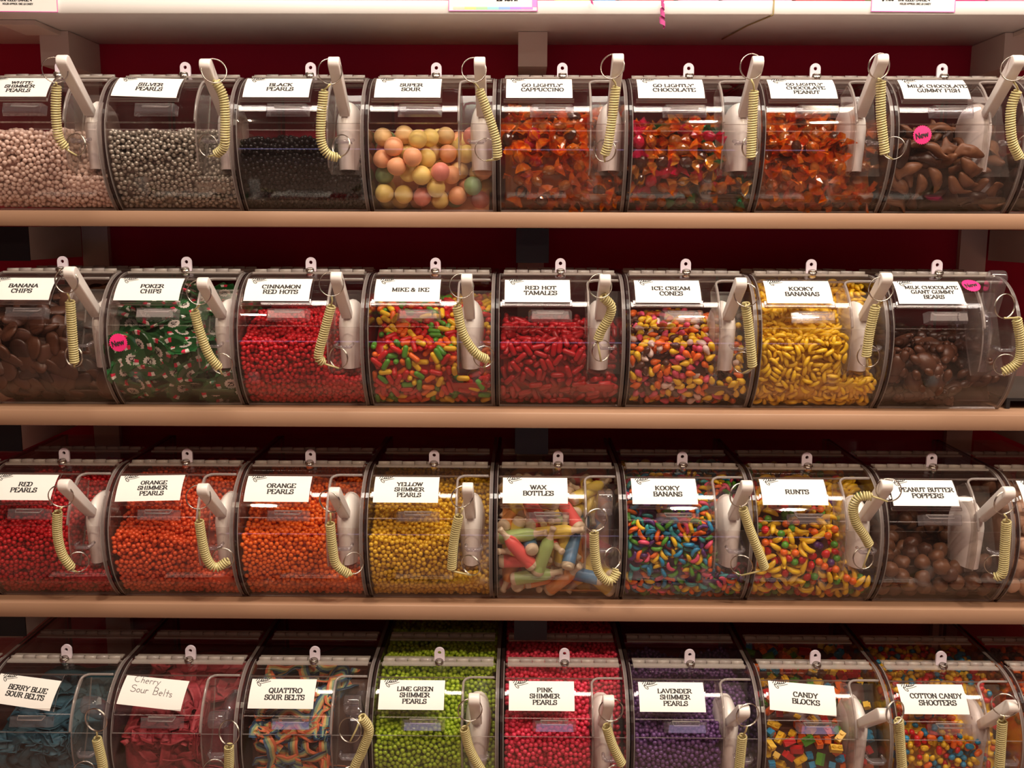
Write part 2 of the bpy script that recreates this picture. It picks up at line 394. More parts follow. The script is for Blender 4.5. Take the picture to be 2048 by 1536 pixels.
M_SIDE = m_side(); M_SIDER = m_side(em=EDGEL); M_FRONT = m_front(); M_LID = m_lid(); M_GRIP = m_grip(); M_H1 = hinge_me('front_hinge', .079); M_H2 = hinge_me('rear_hinge', .160)
M_TAB = m_tab(); M_CAM = m_cam(); M_POCK = m_pocket(); M_HOLD = m_holder(); M_LOOP = m_loop()
M_TOP = one('top_panel', CLEAR, (XI0, XI1, .0945, .148, .169, .172)); M_RLID = one('rear_lid', CLEAR, (XI0, XI1, .173, .262, .169, .172))
M_BASE = one('base_panel', CLEAR, (XI0, XI1, .046, .262, 0, .003)); M_BACK = one('back_panel', CLEAR, (XI0, XI1, .259, .262, .003, .169))
def make_bin(loc, label, group):
    r = tag(link('candy_bin', None, loc=loc), label, 'candy bin', group)
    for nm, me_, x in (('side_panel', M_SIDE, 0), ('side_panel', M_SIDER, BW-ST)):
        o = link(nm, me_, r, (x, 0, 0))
    for nm, me_ in (('front_panel', M_FRONT), ('base_panel', M_BASE), ('back_panel', M_BACK), ('top_panel', M_TOP), ('rear_lid', M_RLID),
                    ('front_hinge', M_H1), ('rear_hinge', M_H2), ('lock_tab', M_TAB), ('scoop_pocket', M_POCK), ('cord_loop', M_LOOP)):
        link(nm, me_, r)
    lid = link('lid', M_LID, r); link('lid_grip', M_GRIP, lid); link('card_holder', M_HOLD, lid); link('lock_screw', M_CAM, r)
    return r

# ------------------------------------------------------------------ scoop, tether, card
def bevelled(name, q, mats, wd, seg=2):
    me_ = q.me(name, mats); bm = bmesh.new(); bm.from_mesh(me_)
    bmesh.ops.remove_doubles(bm, verts=bm.verts, dist=1e-6)
    bmesh.ops.recalc_face_normals(bm, faces=bm.faces)
    bmesh.ops.bevel(bm, geom=[e for e in bm.edges if e.calc_face_angle(0) > .6], offset=wd, segments=seg, affect='EDGES', profile=.6)
    for f in bm.faces: f.smooth = True
    bm.to_mesh(me_); bm.free(); return me_
def m_bowl(mt):
    q = MB(); rows = []; N = []
    for i in range(15):
        b = i/14
        if b < .55: z = .052+(.103-.052)*b/.55; s = .86+.14*b/.55
        else:
            a = (b-.55)/.45*pi/2; z = .103+.036*sin(a); s = max(cos(a), .02)
        row = []; nn = []
        for j in range(15):
            a = radians(-104+208*j/14)
            row.append((.0170*sin(a)*s, .060-.046*cos(a)*(s if b < .55 else (.25+.75*s)), z))
            nn.append(Vector((sin(a), -cos(a)*.6, .3 if b > .55 else 0)).normalized())
        rows.append(row); N.append(nn)
    sheet(q, rows, N, .0022, 0, 0)
    return q.me('bowl', [mt])
BOWLS = {}
def m_handle(mt, tipy, tipz, wd=.0135, t0=.0105, t1=.0150, basey=.018, basez=.121):
    q = MB(); a = Vector((basey, basez)); b = Vector((tipy, tipz-t1*.5)); d = (b-a).normalized(); n = Vector((d.y, -d.x))
    if n.y < 0: n = -n
    L = (b-a).length; out = []
    out.append(a-n*t0/2); 
    out.append(a+d*(L-t1*.5)-n*t1/2)
    c = b-d*t1*.5
    for k in range(1, 8):
        ang = -pi/2+pi*k/8; out.append(c+d*cos(ang)*t1*.5+n*sin(ang)*t1*.5)
    out.append(a+d*(L-t1*.5)+n*t1/2); out.append(a+n*t0/2)
    prism(q, [(p.x, p.y) for p in out], -wd/2, wd/2)
    return bevelled('handle', q, [mt], .0016)
def make_scoop(loc, hx, tz, label, group, mt, clear=False, tipy=-.055):
    r = tag(link('candy_scoop', None, loc=(loc[0]+hx, loc[1], loc[2])), label, 'scoop', group)
    if mt.name not in BOWLS: BOWLS[mt.name] = m_bowl(mt)
    o = link('bowl', BOWLS[mt.name], r)
    if clear: link('handle', m_handle(mt, tipy, tz, .019, .016, .021, .02, min(.125, tz-.02)), r)
    else: link('handle', m_handle(mt, tipy, tz), r)
    return r
def catmull(P, n):
    P = [Vector(p) for p in P]; Q = [P[0]*2-P[1]]+P+[P[-1]*2-P[-2]]; out = []
    for i in range(1, len(Q)-2):
        for k in range(n):
            t = k/n; a, b, c, d = Q[i-1], Q[i], Q[i+1], Q[i+2]
            out.append(.5*((2*b)+(c-a)*t+(2*a-5*b+4*c-d)*t*t+(3*b-a-3*c+d)*t**3))
    out.append(P[-1]); return out
def ring(q, c, r, tilt, tz=0, mi=0):
    """split ring: two close turns of wire facing the viewer, tilted"""
    for o in (-.0006, .0006):
        P = []
        for k in range(28):
            a = 2*pi*k/28; v = Vector((r*cos(a), o, r*sin(a)))
            v.rotate(Matrix.Rotation(tz, 3, 'Z') @ Matrix.Rotation(tilt, 3, 'X')); P.append(Vector(c)+v)
        q.tube(P, .00062, 5, mi, closed=True)
def make_tether(loc, pts, label, group, seed):
    rnd = random.Random(seed)
    r = tag(link('coiled_tether', None, loc=loc), label, 'coiled cord', group)
    up, lo = Vector(pts[0]), Vector(pts[-1]); path = catmull(pts[1:-1], 12)
    q = MB(); ring(q, up, .0145, rnd.uniform(-.25, .25), rnd.uniform(-.5, .5)); q.obj('key_ring', [METAL], r)
    q = MB(); ring(q, lo+Vector((0, -.004, -.004)), .0135, rnd.uniform(-.2, .2), rnd.uniform(-.6, .6)); q.obj('key_ring', [METAL], r)
    # resample evenly
    S = [0]
    for a, b in zip(path, path[1:]): S.append(S[-1]+(b-a).length)
    Lt = S[-1]; turns = int(Lt/.0029); n = turns*10
    P = []; side = Vector((1, 0, 0)); k = 0
    for i in range(n+1):
        s = Lt*i/n
        while k < len(S)-2 and S[k+1] < s: k += 1
        t = (s-S[k])/max(1e-9, S[k+1]-S[k]); p = path[k].lerp(path[k+1], t); tg = (path[k+1]-path[k]).normalized()
        u = (Vector((0, -1, 0))-tg*tg.dot(Vector((0, -1, 0)))).normalized(); v = tg.cross(u)
        rad = .0051*min(1, .35+i/10, .35+(n-i)/10); a = 2*pi*i/10
        P.append(p+u*rad*cos(a)+v*rad*sin(a))
    q = MB(); q.tube(P, .0012, 5, 0)
    q.tube([up-Vector((0, 0, .0145)), (up-Vector((0, 0, .0145))).lerp(P[0], .5)+Vector((.001, 0, 0)), P[0]], .0012, 6)
    q.tube([P[-1], lo+Vector((0, -.004, -.004-.0135))], .0012, 6)
    q.obj('coiled_cord', [CORDM], r)
    return r
def make_card(loc, lines, label, group, hand=False, rot=0, x0=.011, shift=0, top=59.5, bot=34.0):
    """card of 84 x 49 mm bent along the lid"""
    Wc = .083; Lc = radians(top-bot)*.088
    def mp(u, v, lift=.0):   # u, v in metres from the card's centre
        uu = u*cos(rot)-v*sin(rot); vv = u*sin(rot)+v*cos(rot)
        ph = (top+bot)/2 + math.degrees((vv+shift)/.088); y, z = prof(ph, .0060+lift); return (x0+Wc/2+uu, y, z)
    r = tag(link('name_card', None, loc=loc), label, 'name card', group)
    q = MB(); nu, nv = 6, 12
    for lay, fl in ((.0003, 0), (0, 1)):
        V = [mp(-Wc/2+Wc*i/nu, -Lc/2+Lc*j/nv, lay) for j in range(nv+1) for i in range(nu+1)]
        Fc = [(j*(nu+1)+i, j*(nu+1)+i+1, (j+1)*(nu+1)+i+1, (j+1)*(nu+1)+i) for j in range(nv) for i in range(nu)]
        q.add(V, [f[::-1] for f in Fc] if fl else Fc, 0, True)
    q.obj('card', [PAPER], r)
    q = MB(); f = lambda a, b: mp(a, b, .0007)
    if hand:
        for s, uu, vv in (('Cherry', -.012, .0105), ('Sour Belts', -.002, -.003)):
            text_line(q, s, uu, vv, .0092, f, wt=.07, wn=.07, adv=1.25, serif=False, rot=-.04, font=HAND)
        q.obj('handwriting', [PENCIL], r)
    else:
        n = len(lines); h = .0056 if n > 2 else .0062; pit = .0080 if n > 2 else .0088
        for i, s in enumerate(lines):
            text_line(q, s, .004, (n-1)/2*pit - i*pit - h/2 - .001, h, f, adv=1.10 if len(s) > 9 else 1.18, wt=.22, wn=.12)
        q.obj('printed_words', [INK], r)
        q = MB(); logo(q, -.036, .0120, .018, f); q.obj('printed_emblem', [INK], r)
    return r
def make_sticker(parent, cx, ph0, off):
    q = MB(); n = 26; R = .0118
    def mp(u, v, l):
        a = radians(ph0)*.081+v if ph0 >= 0 else radians(ph0)*.113+v
        ph = math.degrees(a/.081) if a >= 0 else math.degrees(a/.113)
        y, z = prof(ph, off+l); return (cx+u, y, z)
    P = []
    for k in range(2*n):
        a = pi*k/n; rr = R*(1 if k % 2 else .9); P.append((rr*cos(a), rr*sin(a)))
    V = [mp(0, 0, .0004)]+[mp(u, v, .0004) for u, v in P]+[mp(u, v, 0) for u, v in P]; m = len(P)
    q.add(V, [(0, 1+k, 1+(k+1) % m) for k in range(m)]+[(1+k, 1+m+k, 1+m+(k+1) % m, 1+(k+1) % m) for k in range(m)], 0)
    o = q.obj('round_sticker', [PINK], parent); o['label'] = 'neon pink scalloped sticker reading New'
    q = MB(); text_line(q, 'New', 0, -.0035, .0066, lambda a, b: mp(a, b, .0008), wt=.2, wn=.15, adv=1.05, serif=False, rot=.25)
    q.obj('sticker_word', [INK], o)
# ------------------------------------------------------------------ sweets: settling them into a bin
def front_depth(y, z):
    """distance inward from the curved front, and the outward direction"""
    up = z >= .091
    cy = np.where(up, .081, .113); R = np.where(up, .078, .110)
    dy = y-cy; dz = z-.091; d = np.sqrt(dy*dy+dz*dz)+1e-9
    dep = R-d; dep = np.where(dy > 0, np.where(up, .172-.004-z, .1), dep)
    return dep, dy/d, dz/d, dy > 0
def height(x, y, hp):
    t = np.clip((y-.010)/hp.get('run', .09), 0, 1); t = t*t*(3-2*t)
    return hp['zf']+(hp['zb']-hp['zf'])*t + hp.get('sx', 0)*(x-.08) + hp.get('amp', .004)*(np.sin(x*55+hp['ph'])*np.cos(y*48+hp['ph']*2)+.6*np.sin(x*120+y*90+hp['ph']*3))
def depth_of(P, hp):
    x, y, z = P[..., 0], P[..., 1], P[..., 2]
    fd = front_depth(y, z)[0]; td = np.minimum(height(x, y, hp), .166)-z
    yr = .032+np.maximum(z-.046, 0)*.42; pd = np.maximum(np.maximum(.1155-x, y-yr), .044-z)
    return np.minimum(np.minimum(fd, td), pd), fd, td
def pocket(P, r):
    x, y, z = P[:, 0], P[:, 1], P[:, 2]
    yr = .032+np.maximum(z-.046, 0)*.42
    ins = (x > .1155-r) & (z > .044-r) & (y < yr+r)
    px = x-(.1155-r); py = yr+r-y; pz = z-(.044-r)
    bx = ins & (px <= py) & (px <= pz); by = ins & ~bx & (py <= pz); bz = ins & ~bx & ~by
    x[bx] -= px[bx]; y[by] += py[by]; z[bz] -= pz[bz]
def settle(P, r, hp, S):
    x, y, z = P[:, 0], P[:, 1], P[:, 2]
    # deeper than the shell: bring out to its inner face
    dep, fd, td = depth_of(P, hp); deep = dep > S
    _, ny, nz, _ = front_depth(y, z)
    e = (np.minimum(fd, td)-S)*.5; deep &= (e > 0); f1 = deep & (fd < td); t1 = deep & ~f1
    y[f1] += (ny*e)[f1]; z[f1] += (nz*e)[f1]; z[t1] += e[t1]
    pocket(P, r)
    np.clip(x, .0052+r, .1584-r, out=x); np.clip(y, .004, hp.get('ymax', .20), out=y)
    h = np.minimum(height(x, y, hp), .167)-r*.8
    np.minimum(z, h, out=z); np.maximum(z, .0035+r, out=z)
    fd, ny, nz, beh = front_depth(y, z); pen = r-fd; k = (pen > 0) & ~beh
    y[k] -= (ny*pen)[k]; z[k] -= (nz*pen)[k]
OFF = [(a, b, c) for a in (-1, 0, 1) for b in (-1, 0, 1) for c in (-1, 0, 1) if (a, b, c) > (0, 0, 0)]
def pairs(P, cell):
    c = np.floor(P/cell).astype(np.int64)+8; key = (c[:, 0]*4096+c[:, 1])*4096+c[:, 2]
    o = np.argsort(key, kind='stable'); ks = key[o]; A = []; B = []
    for dx, dy, dz in [(0, 0, 0)]+OFF:
        tk = key+(dx*4096+dy)*4096+dz
        lo = np.searchsorted(ks, tk, 'left'); hi = np.searchsorted(ks, tk, 'right')
        mx = int((hi-lo).max()) if len(lo) else 0
        for m_ in range(mx):
            v = np.nonzero(lo+m_ < hi)[0]; j = o[lo[v]+m_]
            if (dx, dy, dz) == (0, 0, 0): g = v < j; v = v[g]; j = j[g]
            A.append(v); B.append(j)
    return np.concatenate(A), np.concatenate(B)
def pack(rng, hp, r, k, sp, S, fill=.60, iters=26):
    """chains of k balls, radius r, spacing sp, packed in the outer shell of the heap"""
    M = 60000; Q = rng.uniform([.0055, .002, .004], [.158, hp.get('ymax', .20), .168], (M, 3))
    dep, fd, td = depth_of(Q, hp); ok = (dep > r*.6) & (dep < S) & (fd > 0) & (td > 0)
    Q2 = Q.copy(); pocket(Q2, r); ok &= (np.abs(Q2-Q).sum(1) < 1e-9)
    vol = ok.mean()*.1525*(hp.get('ymax', .20)-.002)*.164
    vc = 4/3*pi*r**3 + (k-1)*sp*pi*r*r*.92
    n = max(4, int(vol*fill/vc)); C = Q[ok][:n]; n = len(C)
    D = rng.normal(size=(n, 3)); D /= np.linalg.norm(D, axis=1)[:, None]
    # long pieces tend to lie along the surface
    if k > 1:
        _, ny, nz, beh = front_depth(C[:, 1], C[:, 2]); fd = depth_of(C, hp)[1]; td = depth_of(C, hp)[2]
        N = np.stack([np.zeros(n), np.where(fd < td, ny, 0), np.where(fd < td, nz, 1)], 1)
        D -= N*(D*N).sum(1)[:, None]*.6; D /= np.linalg.norm(D, axis=1)[:, None]
    P = (C[:, None, :]+D[:, None, :]*((np.arange(k)-(k-1)/2)*sp)[None, :, None]).reshape(-1, 3)
    own = np.repeat(np.arange(n), k)
    for it in range(iters):
        if it % 2 == 0: a, b = pairs(P, 2*r)
        d = P[a]-P[b]; L = np.sqrt((d*d).sum(1))+1e-9; g = (L < 2*r) & (own[a] != own[b])
        c = d[g]*((2*r-L[g])/L[g]*.42)[:, None]; cnt = np.ones(len(P))
        dl = np.zeros_like(P); np.add.at(dl, a[g], c); np.add.at(dl, b[g], -c)
        P += dl
        if k > 1:
            X = P.reshape(n, k, 3)
            for _ in range(2):
                ctr = X.mean(1, keepdims=True); ax = X[:, -1]-X[:, 0]; ax /= np.linalg.norm(ax, axis=1)[:, None]+1e-9
                X[:] = ctr+ax[:, None, :]*((np.arange(k)-(k-1)/2)*sp)[None, :, None]
        settle(P, r, hp, S)
    X = P.reshape(n, k, 3); ctr = X.mean(1)
    ax = X[:, -1]-X[:, 0] if k > 1 else rng.normal(size=(n, 3))
    ax /= np.linalg.norm(ax, axis=1)[:, None]+1e-9
    return ctr, ax
def frames(rng, ctr, ax, hp, mode):
    """rotation matrices; mode 'flat' turns local z to the heap's outward side"""
    n = len(ctr); fd = depth_of(ctr, hp)
    _, ny, nz, beh = front_depth(ctr[:, 1], ctr[:, 2])
    fr = (fd[1] < fd[2])
    N = np.stack([np.zeros(n), np.where(fr, ny, -.35), np.where(fr, nz, .95)], 1)
    if mode == 'flat':
        N += rng.normal(size=(n, 3))*.33; N /= np.linalg.norm(N, axis=1)[:, None]
        z = N; x = ax-z*(ax*z).sum(1)[:, None]; x /= np.linalg.norm(x, axis=1)[:, None]+1e-9; y = np.cross(z, x)
    else:
        x = ax; N += rng.normal(size=(n, 3))*.7; z = N-x*(N*x).sum(1)[:, None]; z /= np.linalg.norm(z, axis=1)[:, None]+1e-9; y = np.cross(z, x)
    return np.stack([x, y, z], 2)

# ------------------------------------------------------------------ shapes of the sweets (V, faces, material slot, smooth)
def arr(q): return (np.array(q.V), q.F, list(q.M), True)
def sh_ball(r, sub=2, lump=0, sc=(1, 1, 1), seed=0):
    bm = bmesh.new(); bmesh.ops.create_icosphere(bm, subdivisions=sub, radius=r)
    V = np.array([v.co[:] for v in bm.verts]); Fc = [tuple(v.index for v in f.verts) for f in bm.faces]; bm.free()
    if lump:
        g = np.random.default_rng(seed); d = V/r
        for _ in range(5):
            a = g.normal(size=3); V = V*(1+lump*np.sin(d@a*2.2+g.uniform(0, 6)))[:, None]
    V = V*np.array(sc)
    return (V, Fc, [0]*len(Fc), True)
def sh_lathe(pr, n=10, slot=None):
    """profile (x, radius) about the x axis"""
    V = []; Fc = []; M = []
    for x, r in pr: V += [(x, r*cos(2*pi*k/n), r*sin(2*pi*k/n)) for k in range(n)]
    for i in range(len(pr)-1):
        for k in range(n):
            Fc.append((i*n+k, i*n+(k+1) % n, (i+1)*n+(k+1) % n, (i+1)*n+k)); M.append(slot[i] if slot else 0)
    Fc.append(tuple(range(n))[::-1]); Fc.append(tuple((len(pr)-1)*n+k for k in range(n))); M += [slot[0] if slot else 0, slot[-1] if slot else 0]
    return (np.array(V), Fc, M, True)
def sh_capsule(L, r):
    h = L/2-r; pr = [(-h-r*cos(a), max(r*sin(a), 1e-4)) for a in np.linspace(.15, pi/2, 4)]
    return sh_lathe(pr+[(-x, rr) for x, rr in pr[::-1]], 9)
def sh_cone(L, r): return sh_lathe([(-L*.5, r*.35), (-L*.42, r*.72), (-L*.25, r*.98), (-L*.05, r), (L*.12, r*.8), (L*.3, r*.52), (L*.45, r*.36), (L*.5, r*.16)], 9)
def sh_banana(L, r, bend=.9):
    V = []; Fc = []; n = 7; K = 9; R = L/(2*bend)
    for i in range(K):
        t = i/(K-1)*2-1; a = t*bend; rr = r*(1-.75*abs(t)**3.2)
        c = (R*sin(a), 0, R*cos(a)-R*(1+cos(bend))/2); u = (sin(a), 0, cos(a))
        for k in range(n):
            b = 2*pi*k/n; V.append((c[0]+u[0]*rr*cos(b), rr*sin(b), c[2]+u[2]*rr*cos(b)))
    for i in range(K-1):
        for k in range(n): Fc.append((i*n+k, i*n+(k+1) % n, (i+1)*n+(k+1) % n, (i+1)*n+k))
    Fc += [tuple(range(n))[::-1], tuple((K-1)*n+k for k in range(n))]
    return (np.array(V), Fc, [0]*len(Fc), True)
def sh_wrapped(r, seed):
    """hard sweet in twisted cellophane: slot 0 sweet, slot 1 wrapper"""
    g = random.Random(seed); q = MB(); V, Fc, M, _ = sh_ball(r, 2, 0, (1.15, 1, .8)); q.add(V.tolist(), Fc, 0)
    for s in (-1, 1):
        n = 10; R0 = [(s*r*.95, r*.30*cos(2*pi*k/n), r*.22*sin(2*pi*k/n)) for k in range(n)]; R1 = []; R2 = []
        for k in range(n):
            z = (g.uniform(-.9, .9) if k % 2 else g.uniform(-.3, .3))*r
            R1.append((s*r*g.uniform(1.5, 1.8), r*1.0*cos(2*pi*k/n), z*.8)); R2.append((s*r*g.uniform(2.0, 2.5), r*1.5*cos(2*pi*k/n)*g.uniform(.8, 1.1), z*1.3))
        q.add(R0+R1+R2, [(i*n+k, i*n+(k+1) % n, (i+1)*n+(k+1) % n, (i+1)*n+k) for i in (0, 1) for k in range(n)], 1)
    for _ in range(5):   # loose folds over the sweet
        a = g.uniform(0, 2*pi); b = a+g.uniform(.5, .9)
        q.add([(-r*1.1, r*1.02*cos(a)*.4, r*.9*sin(a)*.4), (-r*.2, r*1.15*cos(a), r*.98*sin(a)), (-r*.1, r*1.25*cos(b), r*1.05*sin(b)), (r*1.1, r*.5*cos(b), r*.5*sin(b)), (r*.4, r*1.2*cos(a), r*1.0*sin(a))], [(0, 1, 2), (1, 4, 3, 2)], 1)
    return (np.array(q.V), q.F, q.M, False)
def sh_chip(R=.0195, h=.0034):
    """wrapped chip: slot 0 green, 1 red, 2 white, 3 black"""
    q = MB(); n = 48; zt = h/2
    V = [(0, 0, zt)]+[(R*.70*cos(2*pi*k/n), R*.70*sin(2*pi*k/n), zt) for k in range(n)]+[(R*.97*cos(2*pi*k/n), R*.97*sin(2*pi*k/n), zt*.9) for k in range(n)]+[(R*cos(2*pi*k/n), R*sin(2*pi*k/n), 0) for k in range(n)]
    def slot(k): p = k % 12; return 1 if p in (0, 1) else 2 if p in (2, 3) else 0
    for s in (1, -1):
        W = [(x, y, z*s) for x, y, z in V]; Fc = []; M = []
        for k in range(n):
            j = (k+1) % n
            Fc.append((0, 1+k, 1+j)); M.append(0)
            Fc.append((1+k, 1+n+k, 1+n+j, 1+j)); M.append(slot(k))
            Fc.append((1+n+k, 1+2*n+k, 1+2*n+j, 1+n+j)); M.append(slot(k))
        q.add(W, Fc, M)
        m_ = 28; z = (zt+.0002)*s
        W = [(0, 0, z)]+[(R*(.44 if k % 2 else .37)*cos(2*pi*k/m_), R*(.44 if k % 2 else .37)*sin(2*pi*k/m_), z) for k in range(m_)]
        q.add(W, [(0, 1+k, 1+(k+1) % m_) for k in range(m_)], 2)
        text_line(q, '25', 0, -.003, .0060, lambda a, b: (a*s, b, z+.0003*s), wt=.2, wn=.15, mi=3, serif=False)
    # crumpled film edge
    g = random.Random(4); E = [(R*g.uniform(1.08, 1.3)*cos(2*pi*k/24), R*g.uniform(1.08, 1.3)*sin(2*pi*k/24), g.uniform(-.003, .003)) for k in range(24)]
    I = [(R*.98*cos(2*pi*k/24), R*.98*sin(2*pi*k/24), 0) for k in range(24)]
    q.add(I+E, [(k, (k+1) % 24, 24+(k+1) % 24, 24+k) for k in range(24)], 4)
    return (np.array(q.V), q.F, q.M, False)
def sh_bottle(L=.070, r=.0088):
    pr = [(-.5, .3), (-.495, .8), (-.46, .97), (-.40, 1), (.10, 1), (.18, .93), (.27, .6), (.33, .42), (.44, .40), (.46, .5), (.5, .48), (.5, .2)]
    return sh_lathe([(x*L, rr*r) for x, rr in pr], 14, [1, 1, 1, 0, 0, 0, 1, 1, 1, 1, 1])
def sh_block(a=.015, b=.008, c=.0075):
    q = MB(); q.box(-a/2, a/2, -b/2, b/2, -c/2, c/2)
    for x in (-a/4, a/4): q.tube([(x, 0, c/2-.0002), (x, 0, c/2+.0018)], b*.28, 8)
    return (np.array(q.V), q.F, q.M, False)
def sh_fish(seed):
    V, Fc, M, s = sh_ball(.012, 3, .06, (1.5, .62, .5), seed); t = V[:, 0]/.018
    V[:, 1] *= np.where(t < -.55, 1+(-.55-t)*5, 1-.25*np.clip(t, 0, 1)); V[:, 2] *= np.where(t < -.4, .6, 1)
    V[:, 2] += .002*np.sin(t*3+seed)
    return (V, Fc, M, True)
def sh_bear(seed):
    q = MB()
    for c, r, sc in (((0, 0, 0), .0125, (1.35, .95, .7)), ((.017, 0, .001), .0085, (1, 1, .85)), ((.021, .007, .002), .0036, (1, 1, 1)), ((.021, -.007, .002), .0036, (1, 1, 1)),
                     ((.007, .0105, .002), .005, (1.5, .9, .9)), ((.007, -.0105, .002), .005, (1.5, .9, .9)), ((-.015, .008, 0), .006, (1.5, .9, .9)), ((-.015, -.008, 0), .006, (1.5, .9, .9))):
        V, Fc, M, s = sh_ball(r, 2, .05, sc, seed); q.add((V+np.array(c)).tolist(), Fc, 0)
    return (np.array(q.V), q.F, q.M, True)
def sh_heart(r):
    V, Fc, M, s = sh_ball(r, 2); V = V.copy(); V[:, 2] *= .7; V[:, 0] *= 1+.25*np.abs(V[:, 1])/r; V[:, 1] *= 1-.3*np.clip(-V[:, 0]/r, 0, 1)
    return (V, Fc, M, True)

def fast_mesh(name, shapes, pick, R, T, mats, slots):
    """one mesh out of many placed copies; slots[i] maps the shape's own slots to material indices"""
    Vs = []; lt = []; ls = []; mi = []; sm = []; vo = 0; lo = 0
    loopsum = []
    for s_i, (V, Fc, M, s) in enumerate(shapes):
        idx = np.nonzero(pick == s_i)[0]
        if not len(idx): continue
        W = np.einsum('nij,vj->nvi', R[idx], V)+T[idx][:, None, :]; nv = len(V)
        fl = np.concatenate([np.array(f) for f in Fc]); cnt = np.array([len(f) for f in Fc])
        Vs.append(W.reshape(-1, 3)); off = vo+np.arange(len(idx))*nv
        loopsum.append((fl[None, :]+off[:, None]).ravel()); ls.append(np.tile(cnt, len(idx)))
        mi.append(np.concatenate([np.array([slots[i][m_] for m_ in M]) for i in idx])); sm.append(np.full(len(idx)*len(Fc), s))
        vo += nv*len(idx)
    V = np.concatenate(Vs); L = np.concatenate(loopsum); C = np.concatenate(ls); MI = np.concatenate(mi); S = np.concatenate(sm)
    me_ = bpy.data.meshes.new(name); me_.vertices.add(len(V)); me_.vertices.foreach_set('co', V.ravel().astype(np.float32))
    me_.loops.add(len(L)); me_.loops.foreach_set('vertex_index', L.astype(np.int32)); me_.polygons.add(len(C))
    me_.polygons.foreach_set('loop_start', (np.cumsum(C)-C).astype(np.int32)); me_.polygons.foreach_set('material_index', MI.astype(np.int32)); me_.polygons.foreach_set('use_smooth', S.astype(bool))
    for mt in mats: me_.materials.append(mt)
    me_.update(calc_edges=True); return me_
def core_shape(hp, S):
    """the packed inside of the heap, as one closed lump under the outer layers"""
    nx, ny = 14, 20; V = []; top = []; bot = []
    ys = np.linspace(.008+S, hp.get('ymax', .20)-.004, ny); xs = np.linspace(.010, .153, nx)
    for y in ys:
        for x in xs:
            zl = .091-sqrt(max(0, .110**2-(min(y-S*.9, .113)-.113)**2)) if y-S*.9 < .113 else .0
            zl = max(zl, .006)
            zu = .091+sqrt(max(0, .078**2-(min(y-S*.9, .081)-.081)**2)) if y-S*.9 < .081 else .166
            zt = min(float(height(np.array(x), np.array(y), hp))-S*.85, zu, .150)
            if x > .1155-S: zt = min(zt, max(.044-S*1.7, .046+(y-.032-S)/.42))
            if x > .1155-S and zt < zl+.002:
                fz = .091-sqrt(max(0, .109**2-(min(y, .113)-.113)**2)); zt = max(zt, fz+.005); zl = zt-.001
            zt = max(zt, zl+.001); top.append((x, y, zt)); bot.append((x, y, zl))
    V = top+bot; o = nx*ny; Fc = []
    for j in range(ny-1):
        for i in range(nx-1):
            a = j*nx+i; Fc += [(a, a+1, a+nx+1, a+nx), (o+a, o+a+nx, o+a+nx+1, o+a+1)]
    per = [i for i in range(nx)]+[j*nx+nx-1 for j in range(1, ny)]+[(ny-1)*nx+i for i in range(nx-2, -1, -1)]+[j*nx for j in range(ny-2, 0, -1)]
    for a, b in zip(per, per[1:]+per[:1]): Fc.append((b, a, o+a, o+b))
    return (np.array(V), Fc, [0]*len(Fc), True)
HANDLES = [[[0.1446, 0.1854], [0.1498, 0.1812], [0.1377, 0.1838], [0.1457, 0.1841], [0.1443, 0.1884], [0.1443, 0.1858], [0.1255, 0.1889], [0.1194, 0.1875]], [[0.1508, 0.1893], [0.1451, 0.1763], [0.1406, 0.1841], [0.1318, 0.1824], [0.1321, 0.1824], [0.1291, 0.179], [0.1364, 0.1856], [0.1277, 0.1921]], [[0.1413, 0.1874], [0.1447, 0.1829], [0.1388, 0.179], [0.1351, 0.1862], [0.1414, 0.1657], [0.1408, 0.1914], [0.1426, 0.1937], [0.1244, 0.1854]], [[0.156, 0.1748], [0.146, 0.1519], [0.1477, 0.1764], [0.1354, 0.1961], [0.1307, 0.195], [0.1272, 0.1832], [0.1279, 0.1802], [0.1152, 0.1929]]]
